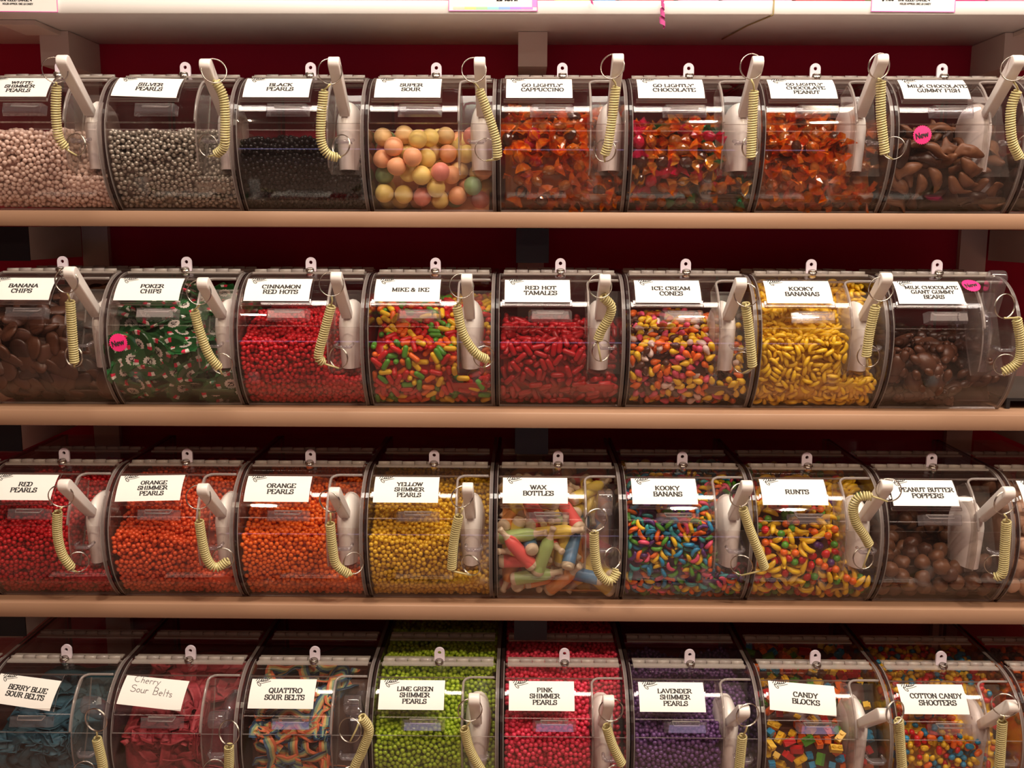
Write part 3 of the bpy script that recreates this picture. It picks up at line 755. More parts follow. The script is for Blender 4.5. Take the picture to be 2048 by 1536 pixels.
CORDS = [[[[0.1343, -0.05, 0.1633], [0.1309, -0.0412, 0.1472], [0.1249, -0.0346, 0.1129], [0.1241, -0.0287, 0.0867], [0.13, -0.0232, 0.0734], [0.1384, -0.01, 0.0835]], [[0.1593, -0.05, 0.1626], [0.1578, -0.0424, 0.1533], [0.166, -0.0367, 0.1307], [0.1641, -0.0316, 0.09], [0.1602, -0.0269, 0.0755], [0.148, -0.0223, 0.0668], [0.1375, -0.01, 0.0828]], [[0.1326, -0.05, 0.1623], [0.1235, -0.0424, 0.142], [0.1186, -0.0367, 0.1134], [0.1162, -0.0316, 0.0844], [0.1228, -0.0269, 0.0681], [0.136, -0.0223, 0.0636], [0.1374, -0.01, 0.0832]], [[0.1389, -0.05, 0.1643], [0.1444, -0.0412, 0.1437], [0.1544, -0.0346, 0.1171], [0.1646, -0.0287, 0.0852], [0.1663, -0.0232, 0.0629], [0.1517, -0.01, 0.0789]], [[0.1381, -0.05, 0.1687], [0.1434, -0.0412, 0.1476], [0.1405, -0.0346, 0.1145], [0.1367, -0.0287, 0.0826], [0.132, -0.0232, 0.0669], [0.1341, -0.01, 0.0781]], [[0.1373, -0.05, 0.169], [0.1437, -0.0394, 0.1435], [0.1451, -0.0316, 0.1094], [0.1467, -0.0246, 0.0637], [0.148, -0.01, 0.0834]], [[0.1226, -0.05, 0.1699], [0.1295, -0.0394, 0.1554], [0.1347, -0.0316, 0.1157], [0.1449, -0.0246, 0.069], [0.1585, -0.01, 0.0821]], [[0.1165, -0.05, 0.1674], [0.1268, -0.0412, 0.144], [0.124, -0.0346, 0.1216], [0.1308, -0.0287, 0.0869], [0.145, -0.0232, 0.0648], [0.159, -0.01, 0.0856]]], [[[0.1453, -0.05, 0.167], [0.1433, -0.0394, 0.1434], [0.1398, -0.0316, 0.106], [0.137, -0.0246, 0.0628], [0.1319, -0.01, 0.0754]], [[0.1395, -0.05, 0.1539], [0.1296, -0.0412, 0.1321], [0.1336, -0.0346, 0.104], [0.1416, -0.0287, 0.0755], [0.1528, -0.0232, 0.0573], [0.1524, -0.01, 0.0668]], [[0.1344, -0.05, 0.1648], [0.1321, -0.0412, 0.1389], [0.1209, -0.0346, 0.1047], [0.1121, -0.0287, 0.0749], [0.1176, -0.0232, 0.0655], [0.1341, -0.01, 0.0752]], [[0.1254, -0.05, 0.1631], [0.1188, -0.0412, 0.1396], [0.1255, -0.0346, 0.1055], [0.1405, -0.0287, 0.0802], [0.1563, -0.0232, 0.0703], [0.1508, -0.01, 0.0773]], [[0.1262, -0.05, 0.1638], [0.1288, -0.0424, 0.1513], [0.141, -0.0367, 0.1389], [0.1393, -0.0316, 0.1244], [0.1308, -0.0269, 0.1086], [0.1265, -0.0223, 0.0945], [0.1319, -0.01, 0.0856]], [[0.1359, -0.05, 0.1538], [0.137, -0.0412, 0.1442], [0.1438, -0.0346, 0.1163], [0.1495, -0.0287, 0.085], [0.1535, -0.0232, 0.0626], [0.1436, -0.01, 0.0714]], [[0.1314, -0.05, 0.1616], [0.1303, -0.0394, 0.1417], [0.1276, -0.0316, 0.1106], [0.1271, -0.0246, 0.0759], [0.1336, -0.01, 0.0803]], [[0.1152, -0.05, 0.142], [0.1343, -0.0412, 0.1275], [0.1457, -0.0346, 0.0935], [0.1462, -0.0287, 0.0712], [0.1315, -0.0232, 0.0579], [0.1386, -0.01, 0.0705]]], [[[0.1361, -0.05, 0.1618], [0.1263, -0.0412, 0.1404], [0.1211, -0.0346, 0.1078], [0.1228, -0.0287, 0.0801], [0.1316, -0.0232, 0.06], [0.1339, -0.01, 0.0699]], [[0.1385, -0.05, 0.1617], [0.1353, -0.0424, 0.1305], [0.1364, -0.0367, 0.1001], [0.14, -0.0316, 0.0759], [0.1487, -0.0269, 0.0646], [0.164, -0.0223, 0.0729], [0.1542, -0.01, 0.0765]], [[0.1331, -0.05, 0.1571], [0.1307, -0.0412, 0.1281], [0.1317, -0.0346, 0.0942], [0.135, -0.0287, 0.0696], [0.1506, -0.0232, 0.0547], [0.1538, -0.01, 0.0711]], [[0.1287, -0.05, 0.1644], [0.1237, -0.0394, 0.1382], [0.1169, -0.0316, 0.1039], [0.1131, -0.0246, 0.0627], [0.1367, -0.01, 0.0696]], [[0.1255, -0.05, 0.1361], [0.1238, -0.0424, 0.1199], [0.126, -0.0367, 0.0876], [0.1317, -0.0316, 0.0633], [0.146, -0.0269, 0.05], [0.1561, -0.0223, 0.0634], [0.15, -0.01, 0.08]], [[0.1333, -0.05, 0.1684], [0.1389, -0.0412, 0.1504], [0.1507, -0.0346, 0.1201], [0.1657, -0.0287, 0.0863], [0.1741, -0.0232, 0.0664], [0.1468, -0.01, 0.072]], [[0.1461, -0.05, 0.1758], [0.1298, -0.0433, 0.1664], [0.1153, -0.0383, 0.1637], [0.1103, -0.0338, 0.1492], [0.1165, -0.0295, 0.129], [0.1286, -0.0256, 0.1119], [0.1382, -0.0217, 0.0966], [0.1337, -0.01, 0.0823]], [[0.1216, -0.05, 0.1612], [0.1295, -0.0412, 0.1369], [0.1335, -0.0346, 0.1032], [0.1361, -0.0287, 0.066], [0.1289, -0.0232, 0.0575], [0.1349, -0.01, 0.0744]]], [[[0.1748, -0.05, 0.1532], [0.1692, -0.0394, 0.1248], [0.1709, -0.0316, 0.0843], [0.1665, -0.0246, 0.0602], [0.1388, -0.01, 0.0683]], [[0.1698, -0.05, 0.1385], [0.1658, -0.0394, 0.1166], [0.1623, -0.0316, 0.0858], [0.1574, -0.0246, 0.0617], [0.1379, -0.01, 0.0732]], [[0.1509, -0.05, 0.1431], [0.1632, -0.0424, 0.1573], [0.1716, -0.0367, 0.1363], [0.1623, -0.0316, 0.1072], [0.1505, -0.0269, 0.0779], [0.1569, -0.0223, 0.062], [0.1424, -0.01, 0.0647]], [[0.1304, -0.05, 0.1701], [0.1225, -0.0394, 0.142], [0.1292, -0.0316, 0.1085], [0.1442, -0.0246, 0.0748], [0.1499, -0.01, 0.0631]], [[0.1339, -0.05, 0.1716], [0.1293, -0.0394, 0.1468], [0.1384, -0.0316, 0.1167], [0.1519, -0.0246, 0.0865], [0.1412, -0.01, 0.0713]], [[0.1319, -0.05, 0.1667], [0.1301, -0.0367, 0.134], [0.1299, -0.0269, 0.0826], [0.1479, -0.01, 0.0663]], [[0.1421, -0.05, 0.1715], [0.151, -0.0394, 0.1578], [0.1577, -0.0316, 0.1265], [0.1663, -0.0246, 0.0799], [0.157, -0.01, 0.068]], [[0.1067, -0.05, 0.1822], [0.112, -0.0367, 0.1563], [0.1183, -0.0269, 0.0824], [0.1346, -0.01, 0.0694]]]]
# ------------------------------------------------------------------ shelving
DF = [1.2797, 1.2512, 1.2224, 1.1716]; HB = [.0201, -.2326, -.4859, -.7409]; XL = [-.5277, -.5284, -.5298, -.5204]
SF = [1.309, 1.2536, 1.2395, 1.185]
ROWN = ['top', 'second', 'third', 'bottom']
def shelf(y0, y1, zt, thk, mt, label, x0=-1.1, x1=1.2):
    q = MB(); q.box(x0, x1, y0, y1, zt-thk, zt); me_ = bevelled('shelf_board', q, [mt], .0012, 1)
    return tag(link('display_shelf', me_), label, 'shelf')
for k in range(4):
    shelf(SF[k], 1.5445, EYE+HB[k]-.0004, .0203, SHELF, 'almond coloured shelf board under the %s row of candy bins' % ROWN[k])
TS0, TSB, TST = 1.3378, EYE+.2695, EYE+.2868
shelf(TS0, 1.5555, TST, TST-TSB, SHELFW, 'bright white shelf board above the top row of candy bins')
PX = [(-.699, 'left'), (.0135, 'middle'), (.731, 'right')]
for x, s in PX:
    px = x*.94; q = MB(); q.box(px-.0200, px+.0200, 1.545, 1.5557, .2, TSB-.0006)
    tag(q.obj('shelf_upright', [SIDEW]), '%s off white upright post against the crimson wall' % s, 'post', 'upright posts behind the shelves')
    q = MB(); q.box(px-.0203, px+.0203, 1.45, 1.5447, TSB-.047, TSB-.0006)
    tag(q.obj('shelf_bracket', [SIDEW]), '%s off white bracket block under the white top shelf' % s, 'bracket', 'bracket blocks under the top shelf')
    if abs(x) > .1:
        q = MB(); q.box(x*.96-.024, x*.96+.024, 1.375, 1.4495, TSB-.0065, TSB-.0006)
        tag(q.obj('mounting_plate', [SIDEW]), '%s thin mounting plate under the white top shelf' % s, 'plate', 'mounting plates under the top shelf')
    for k, (d, h) in enumerate([(1.377, .0455), (1.318, .047), (1.292, .047)]):
        zt = EYE+HB[k]-.0215
        r = tag(link('shelf_bracket', None, loc=(x, d, zt-h)), '%s shelf bracket box with black face under the %s row of bins' % (s, ROWN[k]), 'bracket', 'brackets with black faces under the shelves')
        q = MB(); q.box(-.0215, .0215, .002, 1.544-d, 0, h); q.obj('arm', [SIDEW], r)
        q = MB(); q.box(-.0223, .0223, 0, .0019, -.001, h); q.obj('front_cover', [BLACK], r)

# ------------------------------------------------------------------ price tags and bits on the white top shelf
def price_tag(x0, x1, zb, label, main, rot=0, rainbow=False):
    wd = x1-x0; ht = .060
    r = tag(link('price_tag', None, loc=((x0+x1)/2, TS0-.0012, EYE+zb)), label, 'price tag')
    r.rotation_euler = (0, rot, 0)
    q = MB(); q.box(-wd/2, wd/2, -.0006, .0006, 0, ht); q.obj('card', [PAPER], r)
    q = MB(); b = .0008
    for a in ((-wd/2, wd/2, 0, b), (-wd/2, -wd/2+b, b, ht), (wd/2-b, wd/2, b, ht)):
        q.box(a[0], a[1], -.0009, -.0006, a[2], a[3])
    q.obj('pink_border', [MAG], r)
    f = lambda a, c: (a, -.0008, c)
    q = MB()
    if rainbow:
        text_line(q, 'EACH.', .018, .0128, .0075, f, slant=.25); q.obj('printed_words', [INK], r)
        cols = [(.95, .7, .55), (.95, .85, .3), (.45, .8, .45), (.35, .75, .8), (.3, .5, .95), (.5, .3, .85), (.9, .3, .75)]
        q = MB(); n = len(cols)
        for i in range(n): q.box(-wd/2+.006+(wd-.012)*i/n, -wd/2+.006+(wd-.012)*(i+1)/n, -.0009, -.0006, .0022, .0052, i)
        q.box(wd/2-.007, wd/2-.001, -.0009, -.0006, .0052, ht, n-1)
        q.obj('rainbow_band', [principled('rainbow_ink_%s' % 'abcdefg'[i], c, .6, noise=.05) for i, c in enumerate(cols)], r)
    else:
        text_line(q, '$4.00', -wd/2+.013, .0135, .0052, f, align='l', adv=.95)
        text_line(q, 'UNFILLED LARGE 4"', -wd/2+.0335, .0132, .0036, f, align='l', adv=.98)
        text_line(q, 'HOLDS APPROX. ONE LB CANDY', -wd/2+.036, .0088, .0021, f, align='l', adv=.98); q.obj('printed_words', [INK], r)
    return r
price_tag(-.705, -.598, .2712, 'white price tag with a thin pink border at the far left of the top shelf', 'x', .008)
price_tag(-.0963, .0175, .2730, 'wide white price tag with a rainbow band at the middle of the top shelf', 'x', 0, True)
price_tag(.4417, .5483, .2728, 'white price tag with a thin pink border, right side of the top shelf', 'x', .006)
RIB = principled('pink_curling_ribbon', (.62, .10, .32), .3, coat=.4, noise=.05)
def curl(name, x, z0, z1, turns, rad, wd, label, mt):
    q = MB(); n = int(turns*14); y = TS0-.007
    V = []
    for i in range(n+1):
        t = i/n; a = 2*pi*turns*t; z = z0+(z1-z0)*t; rr = rad*(.4+.6*t)
        c = (x+rr*cos(a), y+rr*.5*sin(a)); V += [(c[0], c[1], z+wd/2), (c[0]+.0004, c[1]+.0004, z-wd/2)]
    q.add(V, [(2*i, 2*i+1, 2*i+3, 2*i+2) for i in range(n)], 0, True)
    q.add([(x, y, z0), (x, y+.012, z0+.004), (x+.003, y+.012, z0+.004), (x+.003, y, z0)], [(0, 1, 2, 3)])
    return tag(q.obj(name, [mt]), label, 'ribbon')
curl('curling_ribbon', .176, TST+.001, EYE+.254, 3.2, .0042, .0065, 'pink curling ribbon dangling over the edge of the top shelf', RIB)
curl('curling_ribbon', .086, TST+.002, EYE+.281, 1.0, .002, .004, 'short dark pink ribbon tip peeking over the edge of the top shelf', RIB)
q = MB(); q.tube([(.3185, TS0+.01, TST+.0008), (.3185, TS0-.0012, TST+.0006), (.3181, TS0-.0014, TSB), (.317, TS0-.001, TSB-.001), (.30, 1.40, TSB-.0012), (.285, 1.50, TSB-.0012)], .0009, 6)
tag(q.obj('gold_thread', [principled('gold_thread_fibre', (.35, .26, .10), .5, noise=.1)]), 'thin gold thread running over the edge and under the top shelf', 'thread')
BXC = [(.75, .5, .06), (.05, .25, .55), (.65, .03, .06), (.72, .25, .4), (.6, .3, .45), (.55, .03, .05), (.2, .45, .1), (.5, .02, .15), (.7, .2, .3), (.55, .1, .05)]
nm = ['yellow', 'blue', 'red', 'rose', 'mauve', 'crimson', 'green', 'ruby', 'pink', 'russet']
xx = .04
for i, c in enumerate(BXC):
    wv = (.045, .028, .07, .05, .09, .06, .05, .08, .05, .06)[i]
    if i == 6: xx = .46
    q = MB(); q.box(xx, xx+wv, 1.352+.006*(i % 3), 1.42, TST+.0006, TST+.07)
    tag(link('candy_box', bevelled('candy_box', q, [principled(nm[i]+'_box_card', c, .45, noise=.08)], .002)), '%s candy box on the white top shelf with only its foot in view' % nm[i], 'box', 'small boxes along the top shelf')
    xx += wv+.006

# ------------------------------------------------------------------ sweets: colours
def C(name, col, rough=.32, **k): return principled(name, col, rough, **k)
CM = {
 'white pearl': C('white_pearl_sugar', (.95, .76, .66), .32, metal=.05), 'silver pearl': C('silver_pearl_sugar', (.46, .43, .37), .28, metal=.45), 'black pearl': C('black_pearl_sugar', (.006, .005, .006), .3, spec=.3),
 'red pearl': C('red_pearl_sugar', (.62, .012, .02), .30), 'shimmer orange': C('orange_shimmer_sugar', (.86, .12, .03), .28, metal=.1), 'orange pearl': C('orange_pearl_sugar', (.93, .17, .012), .3),
 'yellow pearl': C('yellow_pearl_sugar', (.86, .55, .03), .28, metal=.1), 'lime pearl': C('lime_pearl_sugar', (.40, .60, .03), .28, metal=.1), 'pink pearl': C('pink_pearl_sugar', (.86, .05, .12), .28, metal=.1),
 'lavender pearl': C('lavender_pearl_sugar', (.17, .08, .26), .28, metal=.15), 'red cinnamon': C('cinnamon_red_sugar', (.62, .010, .02), .28),
 'red': C('red_candy_shell', (.62, .015, .02)), 'orange': C('orange_candy_shell', (.90, .17, .02)), 'yellow': C('yellow_candy_shell', (.90, .58, .03)), 'green': C('green_candy_shell', (.10, .36, .04)),
 'pink': C('pink_candy_shell', (.80, .10, .20)), 'brown': C('brown_candy_shell', (.10, .035, .022)), 'white': C('white_candy_shell', (.82, .66, .60)), 'blue': C('blue_candy_shell', (.02, .28, .52)),
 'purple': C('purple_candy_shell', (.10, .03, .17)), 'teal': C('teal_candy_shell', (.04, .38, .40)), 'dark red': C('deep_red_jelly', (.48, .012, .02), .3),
 'chocolate': C('milk_chocolate', (.095, .036, .019), .38, noise=.15, bump=.15), 'dark chocolate': C('dark_chocolate', (.045, .018, .011), .36, noise=.15, bump=.15),
 'peach': C('peach_sour_ball', (.92, .46, .24), .42, noise=.08), 'lemon': C('lemon_sour_ball', (.92, .72, .22), .42, noise=.08), 'mint': C('mint_sour_ball', (.32, .50, .24), .42, noise=.08), 'rose': C('rose_sour_ball', (.86, .30, .24), .42, noise=.08), 'cream': C('cream_sour_ball', (.92, .66, .30), .42, noise=.05),
 'amber': C('amber_hard_sweet', (.30, .09, .015), .12, coat=.6), 'cocoa': C('cocoa_hard_sweet', (.06, .02, .012), .12, coat=.6), 'ruby': C('ruby_hard_sweet', (.42, .01, .04), .12, coat=.6),
 'fish brown': C('fish_milk_chocolate', (.20, .085, .042), .42, noise=.2, bump=.2),
 'tan': C('yogurt_coating', (.66, .42, .28), .4), 'popper': C('nutty_chocolate_coating', (.15, .062, .028), .42, noise=.2, bump=.2),
 'wax': C('clear_wax', (.80, .66, .46), .4, sss=.0, alpha=.85), 'wax yellow': C('yellow_wax_syrup', (.80, .62, .12), .35), 'wax red': C('red_wax_syrup', (.80, .13, .12), .35), 'wax blue': C('blue_wax_syrup', (.10, .24, .40), .35), 'wax green': C('green_wax_syrup', (.40, .56, .20), .35), 'wax orange': C('orange_wax_syrup', (.80, .34, .10), .35),
 'chip green': C('green_printed_film', (.012, .085, .022), .2, coat=.5), 'chip red': C('red_printed_film', (.75, .03, .09), .25), 'chip white': C('white_printed_film', (.85, .78, .72), .25), 'chip black': C('black_printed_film', (.02, .02, .02), .3),
 'belt blue': C('blue_sour_sugar', (.035, .115, .16), .6, noise=.45, scale=260, bump=.3), 'belt red': C('cherry_sour_sugar', (.38, .04, .055), .6, noise=.4, scale=260, bump=.3),
 'belt orange': C('orange_sour_sugar', (.75, .20, .09), .6, noise=.2, scale=260), 'belt green': C('green_sour_sugar', (.28, .46, .30), .6, noise=.2, scale=260), 'belt navy': C('navy_sour_sugar', (.05, .12, .22), .6, noise=.2, scale=260), 'belt lemon': C('lemon_sour_sugar', (.75, .58, .22), .6, noise=.2, scale=260),
}
def film(name, col):
    mt = acrylic(name, tint=[c**.7 for c in col], haze=.30, hazecol=col, rough=.10, ior=1.7); return mt
CM['film orange'] = film('orange_cellophane', (1, .30, .02)); CM['film pink'] = film('magenta_cellophane', (.90, .04, .16)); CM['film green'] = film('green_cellophane', (.05, .50, .20)); CM['film amber'] = film('amber_cellophane', (.90, .42, .06)); CM['film clear green'] = film('clear_green_cellophane', (.08, .36, .12))

SH_PEARL = [sh_ball(.0031, 2)]
SH_HOT = [sh_ball(.0031, 2, .05, (1.1, 1.1, .85), 1)]
SH_BALL = [sh_ball(.0122, 3, .01, (1, 1, .96), 2)]
SH_POP = [sh_ball(.0103, 3, .03, (1, 1, 1), s) for s in (3, 4)]
SH_CAPS = [sh_capsule(.0175, .0036)]; SH_TAM = [sh_capsule(.0185, .0037)]
SH_CONE = [sh_cone(.0135, .0042)]
SH_BAN = [sh_banana(.0180, .0029, 1.0)]; SH_BAN2 = [sh_banana(.0178, .0029, 1.1)]
SH_RUNT = [sh_banana(.0250, .0037, .95), sh_ball(.0050, 2), sh_heart(.0056)]
SH_WRAP = [sh_wrapped(.0080, s) for s in (1, 2, 3, 4)]
SH_FISH = [sh_fish(s) for s in (1, 2, 3)]; SH_BEAR = [sh_bear(s) for s in (1, 2)]
SH_CHIP = [sh_chip()]; SH_BOT = [sh_bottle()]
SH_BCH = [sh_ball(.0135, 3, .07, (1.1, .95, .36), s) for s in (5, 6, 7)]
SH_BLK = [sh_block(), sh_block(.008, .008, .007)]; SH_SHOOT = [sh_capsule(.0115, .0036), sh_ball(.0042, 2, .05, (1, .9, .8), 9)]

# choices: (weight, shape indices, slot materials, words, kind name, category)
def W(wt, sh, mats, words): return (wt, sh, mats, words)
ONE = lambda m_: [W(1, None, [m_], '')]
SPEC = {}
def spec(row, i, card, bin_words, mode, shapes, choices, r, k, sp, zf, zb, item=None, cat=None, place='', **kw):
    SPEC[(row, i)] = dict(card=card, bw=bin_words, mode=mode, shapes=shapes, ch=choices, r=r, k=k, sp=sp, zf=zf, zb=zb, item=item, cat=cat, place=place, kw=kw)
P = .0031
pe = lambda m_, w_: dict()
spec(0, 0, ['WHITE', 'SHIMMER', 'PEARLS'], 'pinkish white pearls', 'stuff', SH_PEARL, ONE('white pearl'), P, 1, 0, .100, .103, 'pearl_candy')
spec(0, 1, ['SILVER', 'PEARLS'], 'silver grey pearls', 'stuff', SH_PEARL, ONE('silver pearl'), P, 1, 0, .099, .103, 'pearl_candy', rot=-.045)
spec(0, 2, ['BLACK', 'PEARLS'], 'black pearls', 'stuff', SH_PEARL, ONE('black pearl'), P, 1, 0, .090, .094, 'pearl_candy')
spec(0, 3, ['SUPER', 'SOUR'], 'big pastel sour balls', 'items', SH_BALL, [W(5, [0], ['peach'], 'peach orange'), W(5, [0], ['lemon'], 'yellow'), W(1.6, [0], ['mint'], 'green'), W(1.4, [0], ['rose'], 'rose pink'), W(2, [0], ['cream'], 'cream yellow')], .0121, 1, 0, .104, .108, 'sour_ball', 'candy', amp=.002, fill=.64)
OR = [W(8, [0, 1, 2, 3], ['amber', 'film orange'], 'amber'), W(3, [0, 1], ['cocoa', 'film orange'], 'dark brown'), W(.6, [2], ['ruby', 'film orange'], 'red')]
spec(0, 4, ["GO LIGHTLY'", 'CAPPUCCINO'], 'amber sweets in orange cellophane', 'items', SH_WRAP, OR, .0072, 3, .0085, .108, .135, 'wrapped_sweet', 'candy', S=.024, cell=.5, core='amber')
spec(0, 5, ["GO LIGHTLY'", 'CHOCOLATE'], 'mixed dark sweets in orange, magenta and green cellophane', 'items', SH_WRAP, [W(4, [0, 1, 2, 3], ['cocoa', 'film amber'], 'dark brown'), W(3.2, [1, 2], ['ruby', 'film pink'], 'magenta'), W(1.8, [0, 3], ['cocoa', 'film green'], 'green'), W(2.5, [0, 1], ['amber', 'film orange'], 'amber'), W(1.5, [2], ['ruby', 'film orange'], 'red')], .0072, 3, .0085, .105, .128, 'wrapped_sweet', 'candy', S=.024, core='cocoa')
spec(0, 6, ["GO LIGHTLY'", 'CHOCOLATE', 'PEANUT'], 'glossy brown sweets in bright orange cellophane', 'items', SH_WRAP, [W(8, [0, 1, 2, 3], ['amber', 'film orange'], 'amber'), W(3, [0, 1], ['cocoa', 'film orange'], 'dark brown'), W(1, [3], ['amber', 'film amber'], 'golden')], .0072, 3, .0085, .102, .132, 'wrapped_sweet', 'candy', S=.024, sx=-.10, core='amber')
spec(0, 7, ['MILK CHOCOLATE', 'GUMMY FISH'], 'brown chocolate fish', 'items', SH_FISH, [W(3, [0, 1, 2], ['fish brown'], 'milk brown'), W(1, [0, 1], ['dark chocolate'], 'dark brown')], .0070, 3, .0095, .088, .118, 'chocolate_fish', 'candy', S=.026, core='dark chocolate')
spec(0, 8, None, 'dark sweets at the right edge of view', 'stuff', SH_POP, ONE('dark chocolate'), .0102, 1, 0, .07, .08, 'chocolate_ball', S=.03)
spec(1, 0, ['BANANA', 'CHIPS'], 'chocolate coated banana chips', 'items', SH_BCH, [W(3, [0, 1, 2], ['chocolate'], 'milk brown'), W(1, [0, 2], ['dark chocolate'], 'dark brown')], .0086, 1, 0, .118, .148, 'banana_chip', 'candy', S=.026, ori='flat', core='dark chocolate', fill=.62)
spec(1, 1, ['POKER', 'CHIPS'], 'green wrapped candy chips with red and white marks', 'items', SH_CHIP, [W(1, [0], ['chip green', 'chip red', 'chip white', 'chip black', 'film clear green'], 'green')], .0098, 1, 0, .092, .150, 'wrapped_candy_chip', 'candy', S=.024, ori='flat', fill=.55, sx=-.12, core='chip green')
spec(1, 2, ['CINNAMON', 'RED HOTS'], 'small cinnamon red dots', 'stuff', SH_HOT, ONE('red cinnamon'), P, 1, 0, .092, .120, 'cinnamon_dot')
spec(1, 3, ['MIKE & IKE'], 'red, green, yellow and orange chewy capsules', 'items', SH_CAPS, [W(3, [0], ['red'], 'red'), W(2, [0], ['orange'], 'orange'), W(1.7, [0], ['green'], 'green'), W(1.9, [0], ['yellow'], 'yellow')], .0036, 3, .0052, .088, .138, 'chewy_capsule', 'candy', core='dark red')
spec(1, 4, ['RED HOT', 'TAMALES'], 'all red chewy capsules', 'items', SH_TAM, [W(1, [0], ['dark red'], 'red')], .0037, 3, .0056, .094, .108, 'cinnamon_capsule', 'candy', core='dark red')
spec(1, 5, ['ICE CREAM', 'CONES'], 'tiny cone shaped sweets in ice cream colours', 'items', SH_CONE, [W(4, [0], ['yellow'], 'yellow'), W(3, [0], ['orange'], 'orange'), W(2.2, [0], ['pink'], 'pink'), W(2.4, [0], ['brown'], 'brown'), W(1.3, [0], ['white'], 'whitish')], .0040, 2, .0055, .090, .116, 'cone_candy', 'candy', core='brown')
spec(1, 6, ['KOOKY', 'BANANAS'], 'all yellow banana shaped sweets', 'items', SH_BAN, [W(1, [0], ['yellow'], 'yellow')], .0031, 3, .0048, .100, .158, 'banana_candy', 'candy', core='yellow')
spec(1, 7, ['MILK CHOCOLATE', 'GIANT GUMMY', 'BEARS'], 'large brown chocolate bears', 'items', SH_BEAR, [W(1, [0, 1], ['chocolate'], 'milk brown'), W(1, [0, 1], ['dark chocolate'], 'dark brown')], .0092, 3, .0110, .078, .092, 'chocolate_bear', 'candy', S=.036, core='dark chocolate', fill=.5)
spec(2, 0, ['RED', 'PEARLS'], 'red pearls', 'stuff', SH_PEARL, ONE('red pearl'), P, 1, 0, .100, .150, 'pearl_candy')
spec(2, 1, ['ORANGE', 'SHIMMER', 'PEARLS'], 'shimmering red orange pearls', 'stuff', SH_PEARL, ONE('shimmer orange'), P, 1, 0, .094, .152, 'pearl_candy', rot=.03)
spec(2, 2, ['ORANGE', 'PEARLS'], 'plain orange pearls', 'stuff', SH_PEARL, ONE('orange pearl'), P, 1, 0, .097, .142, 'pearl_candy')
spec(2, 3, ['YELLOW', 'SHIMMER', 'PEARLS'], 'yellow pearls', 'stuff', SH_PEARL, ONE('yellow pearl'), P, 1, 0, .094, .142, 'pearl_candy')
spec(2, 4, ['WAX', 'BOTTLES'], 'small wax bottles of coloured syrup', 'items', SH_BOT, [W(3, [0], ['wax yellow', 'wax'], 'yellow'), W(2.4, [0], ['wax red', 'wax'], 'red'), W(1.0, [0], ['wax blue', 'wax'], 'blue'), W(.8, [0], ['wax green', 'wax'], 'green'), W(2.4, [0], ['wax orange', 'wax'], 'orange')], .0088, 6, .0108, .108, .150, 'wax_bottle', 'candy', S=.034, core='wax orange', fill=.92, iters=50)
MIX = [W(2, [0], ['yellow'], 'yellow'), W(3, [0], ['orange'], 'orange'), W(2.2, [0], ['blue'], 'blue'), W(1.2, [0], ['teal'], 'teal'), W(1.7, [0], ['pink'], 'pink'), W(1.6, [0], ['purple'], 'purple'), W(1.6, [0], ['green'], 'green')]
spec(2, 5, ['KOOKY', 'BANANS'], 'banana shaped sweets in many bright colours', 'items', SH_BAN2, MIX, .0033, 3, .0044, .118, .152, 'curved_candy', 'candy', core='purple')
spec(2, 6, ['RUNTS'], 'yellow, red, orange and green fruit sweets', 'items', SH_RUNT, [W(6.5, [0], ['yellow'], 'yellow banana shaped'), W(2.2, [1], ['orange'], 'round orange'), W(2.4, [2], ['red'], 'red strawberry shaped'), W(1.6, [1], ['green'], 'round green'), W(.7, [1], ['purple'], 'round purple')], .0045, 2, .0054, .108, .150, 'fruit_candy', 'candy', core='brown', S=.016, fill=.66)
spec(2, 7, ['PEANUT BUTTER', 'POPPERS'], 'round brown nutty chocolate balls', 'items', SH_POP, [W(3, [0, 1], ['popper'], 'brown'), W(1, [0], ['chocolate'], 'darker brown')], .0102, 1, 0, .062, .080, 'chocolate_ball', 'candy', S=.03, core='dark chocolate')
spec(2, 8, [''], 'tan yogurt coated balls at the right edge of view', 'stuff', SH_POP, ONE('tan'), .0102, 1, 0, .12, .14, 'yogurt_ball', S=.03)
spec(3, 0, ['BERRY BLUE', 'SOUR BELTS'], 'sugary blue sour belts', 'belts', None, ['belt blue']*4, 0, 0, 0, .098, .125, 'sour_belt', 'candy', rot=-.13)
spec(3, 1, 'HAND', 'sugary cherry red sour belts', 'belts', None, ['belt red']*4, 0, 0, 0, .110, .150, 'sour_belt', 'candy', rot=-.10)
spec(3, 2, ['QUATTRO', 'SOUR BELTS'], 'striped four colour sour belts', 'belts', None, ['belt orange', 'belt lemon', 'belt green', 'belt navy'], 0, 0, 0, .118, .155, 'sour_belt', 'candy')
spec(3, 3, ['LIME GREEN', 'SHIMMER', 'PEARLS'], 'lime green pearls', 'stuff', SH_PEARL, ONE('lime pearl'), P, 1, 0, .112, .166, 'pearl_candy', ymax=.25)
spec(3, 4, ['PINK', 'SHIMMER', 'PEARLS'], 'hot pink pearls', 'stuff', SH_PEARL, ONE('pink pearl'), P, 1, 0, .114, .166, 'pearl_candy', ymax=.25)
spec(3, 5, ['LAVENDER', 'SHIMMER', 'PEARLS'], 'dark lavender pearls', 'stuff', SH_PEARL, ONE('lavender pearl'), P, 1, 0, .112, .138, 'pearl_candy')
BL = [W(3, [0, 1], ['yellow'], 'yellow'), W(2.4, [0], ['orange'], 'orange'), W(2, [0, 1], ['red'], 'red'), W(1.6, [0], ['green'], 'green'), W(1.2, [0, 1], ['blue'], 'blue')]
spec(3, 6, ['CANDY', 'BLOCKS'], 'little studded candy blocks in mixed colours', 'items', SH_BLK, BL, .0058, 2, .0072, .108, .152, 'candy_block', 'candy', core='brown', rot=-.09, S=.016)
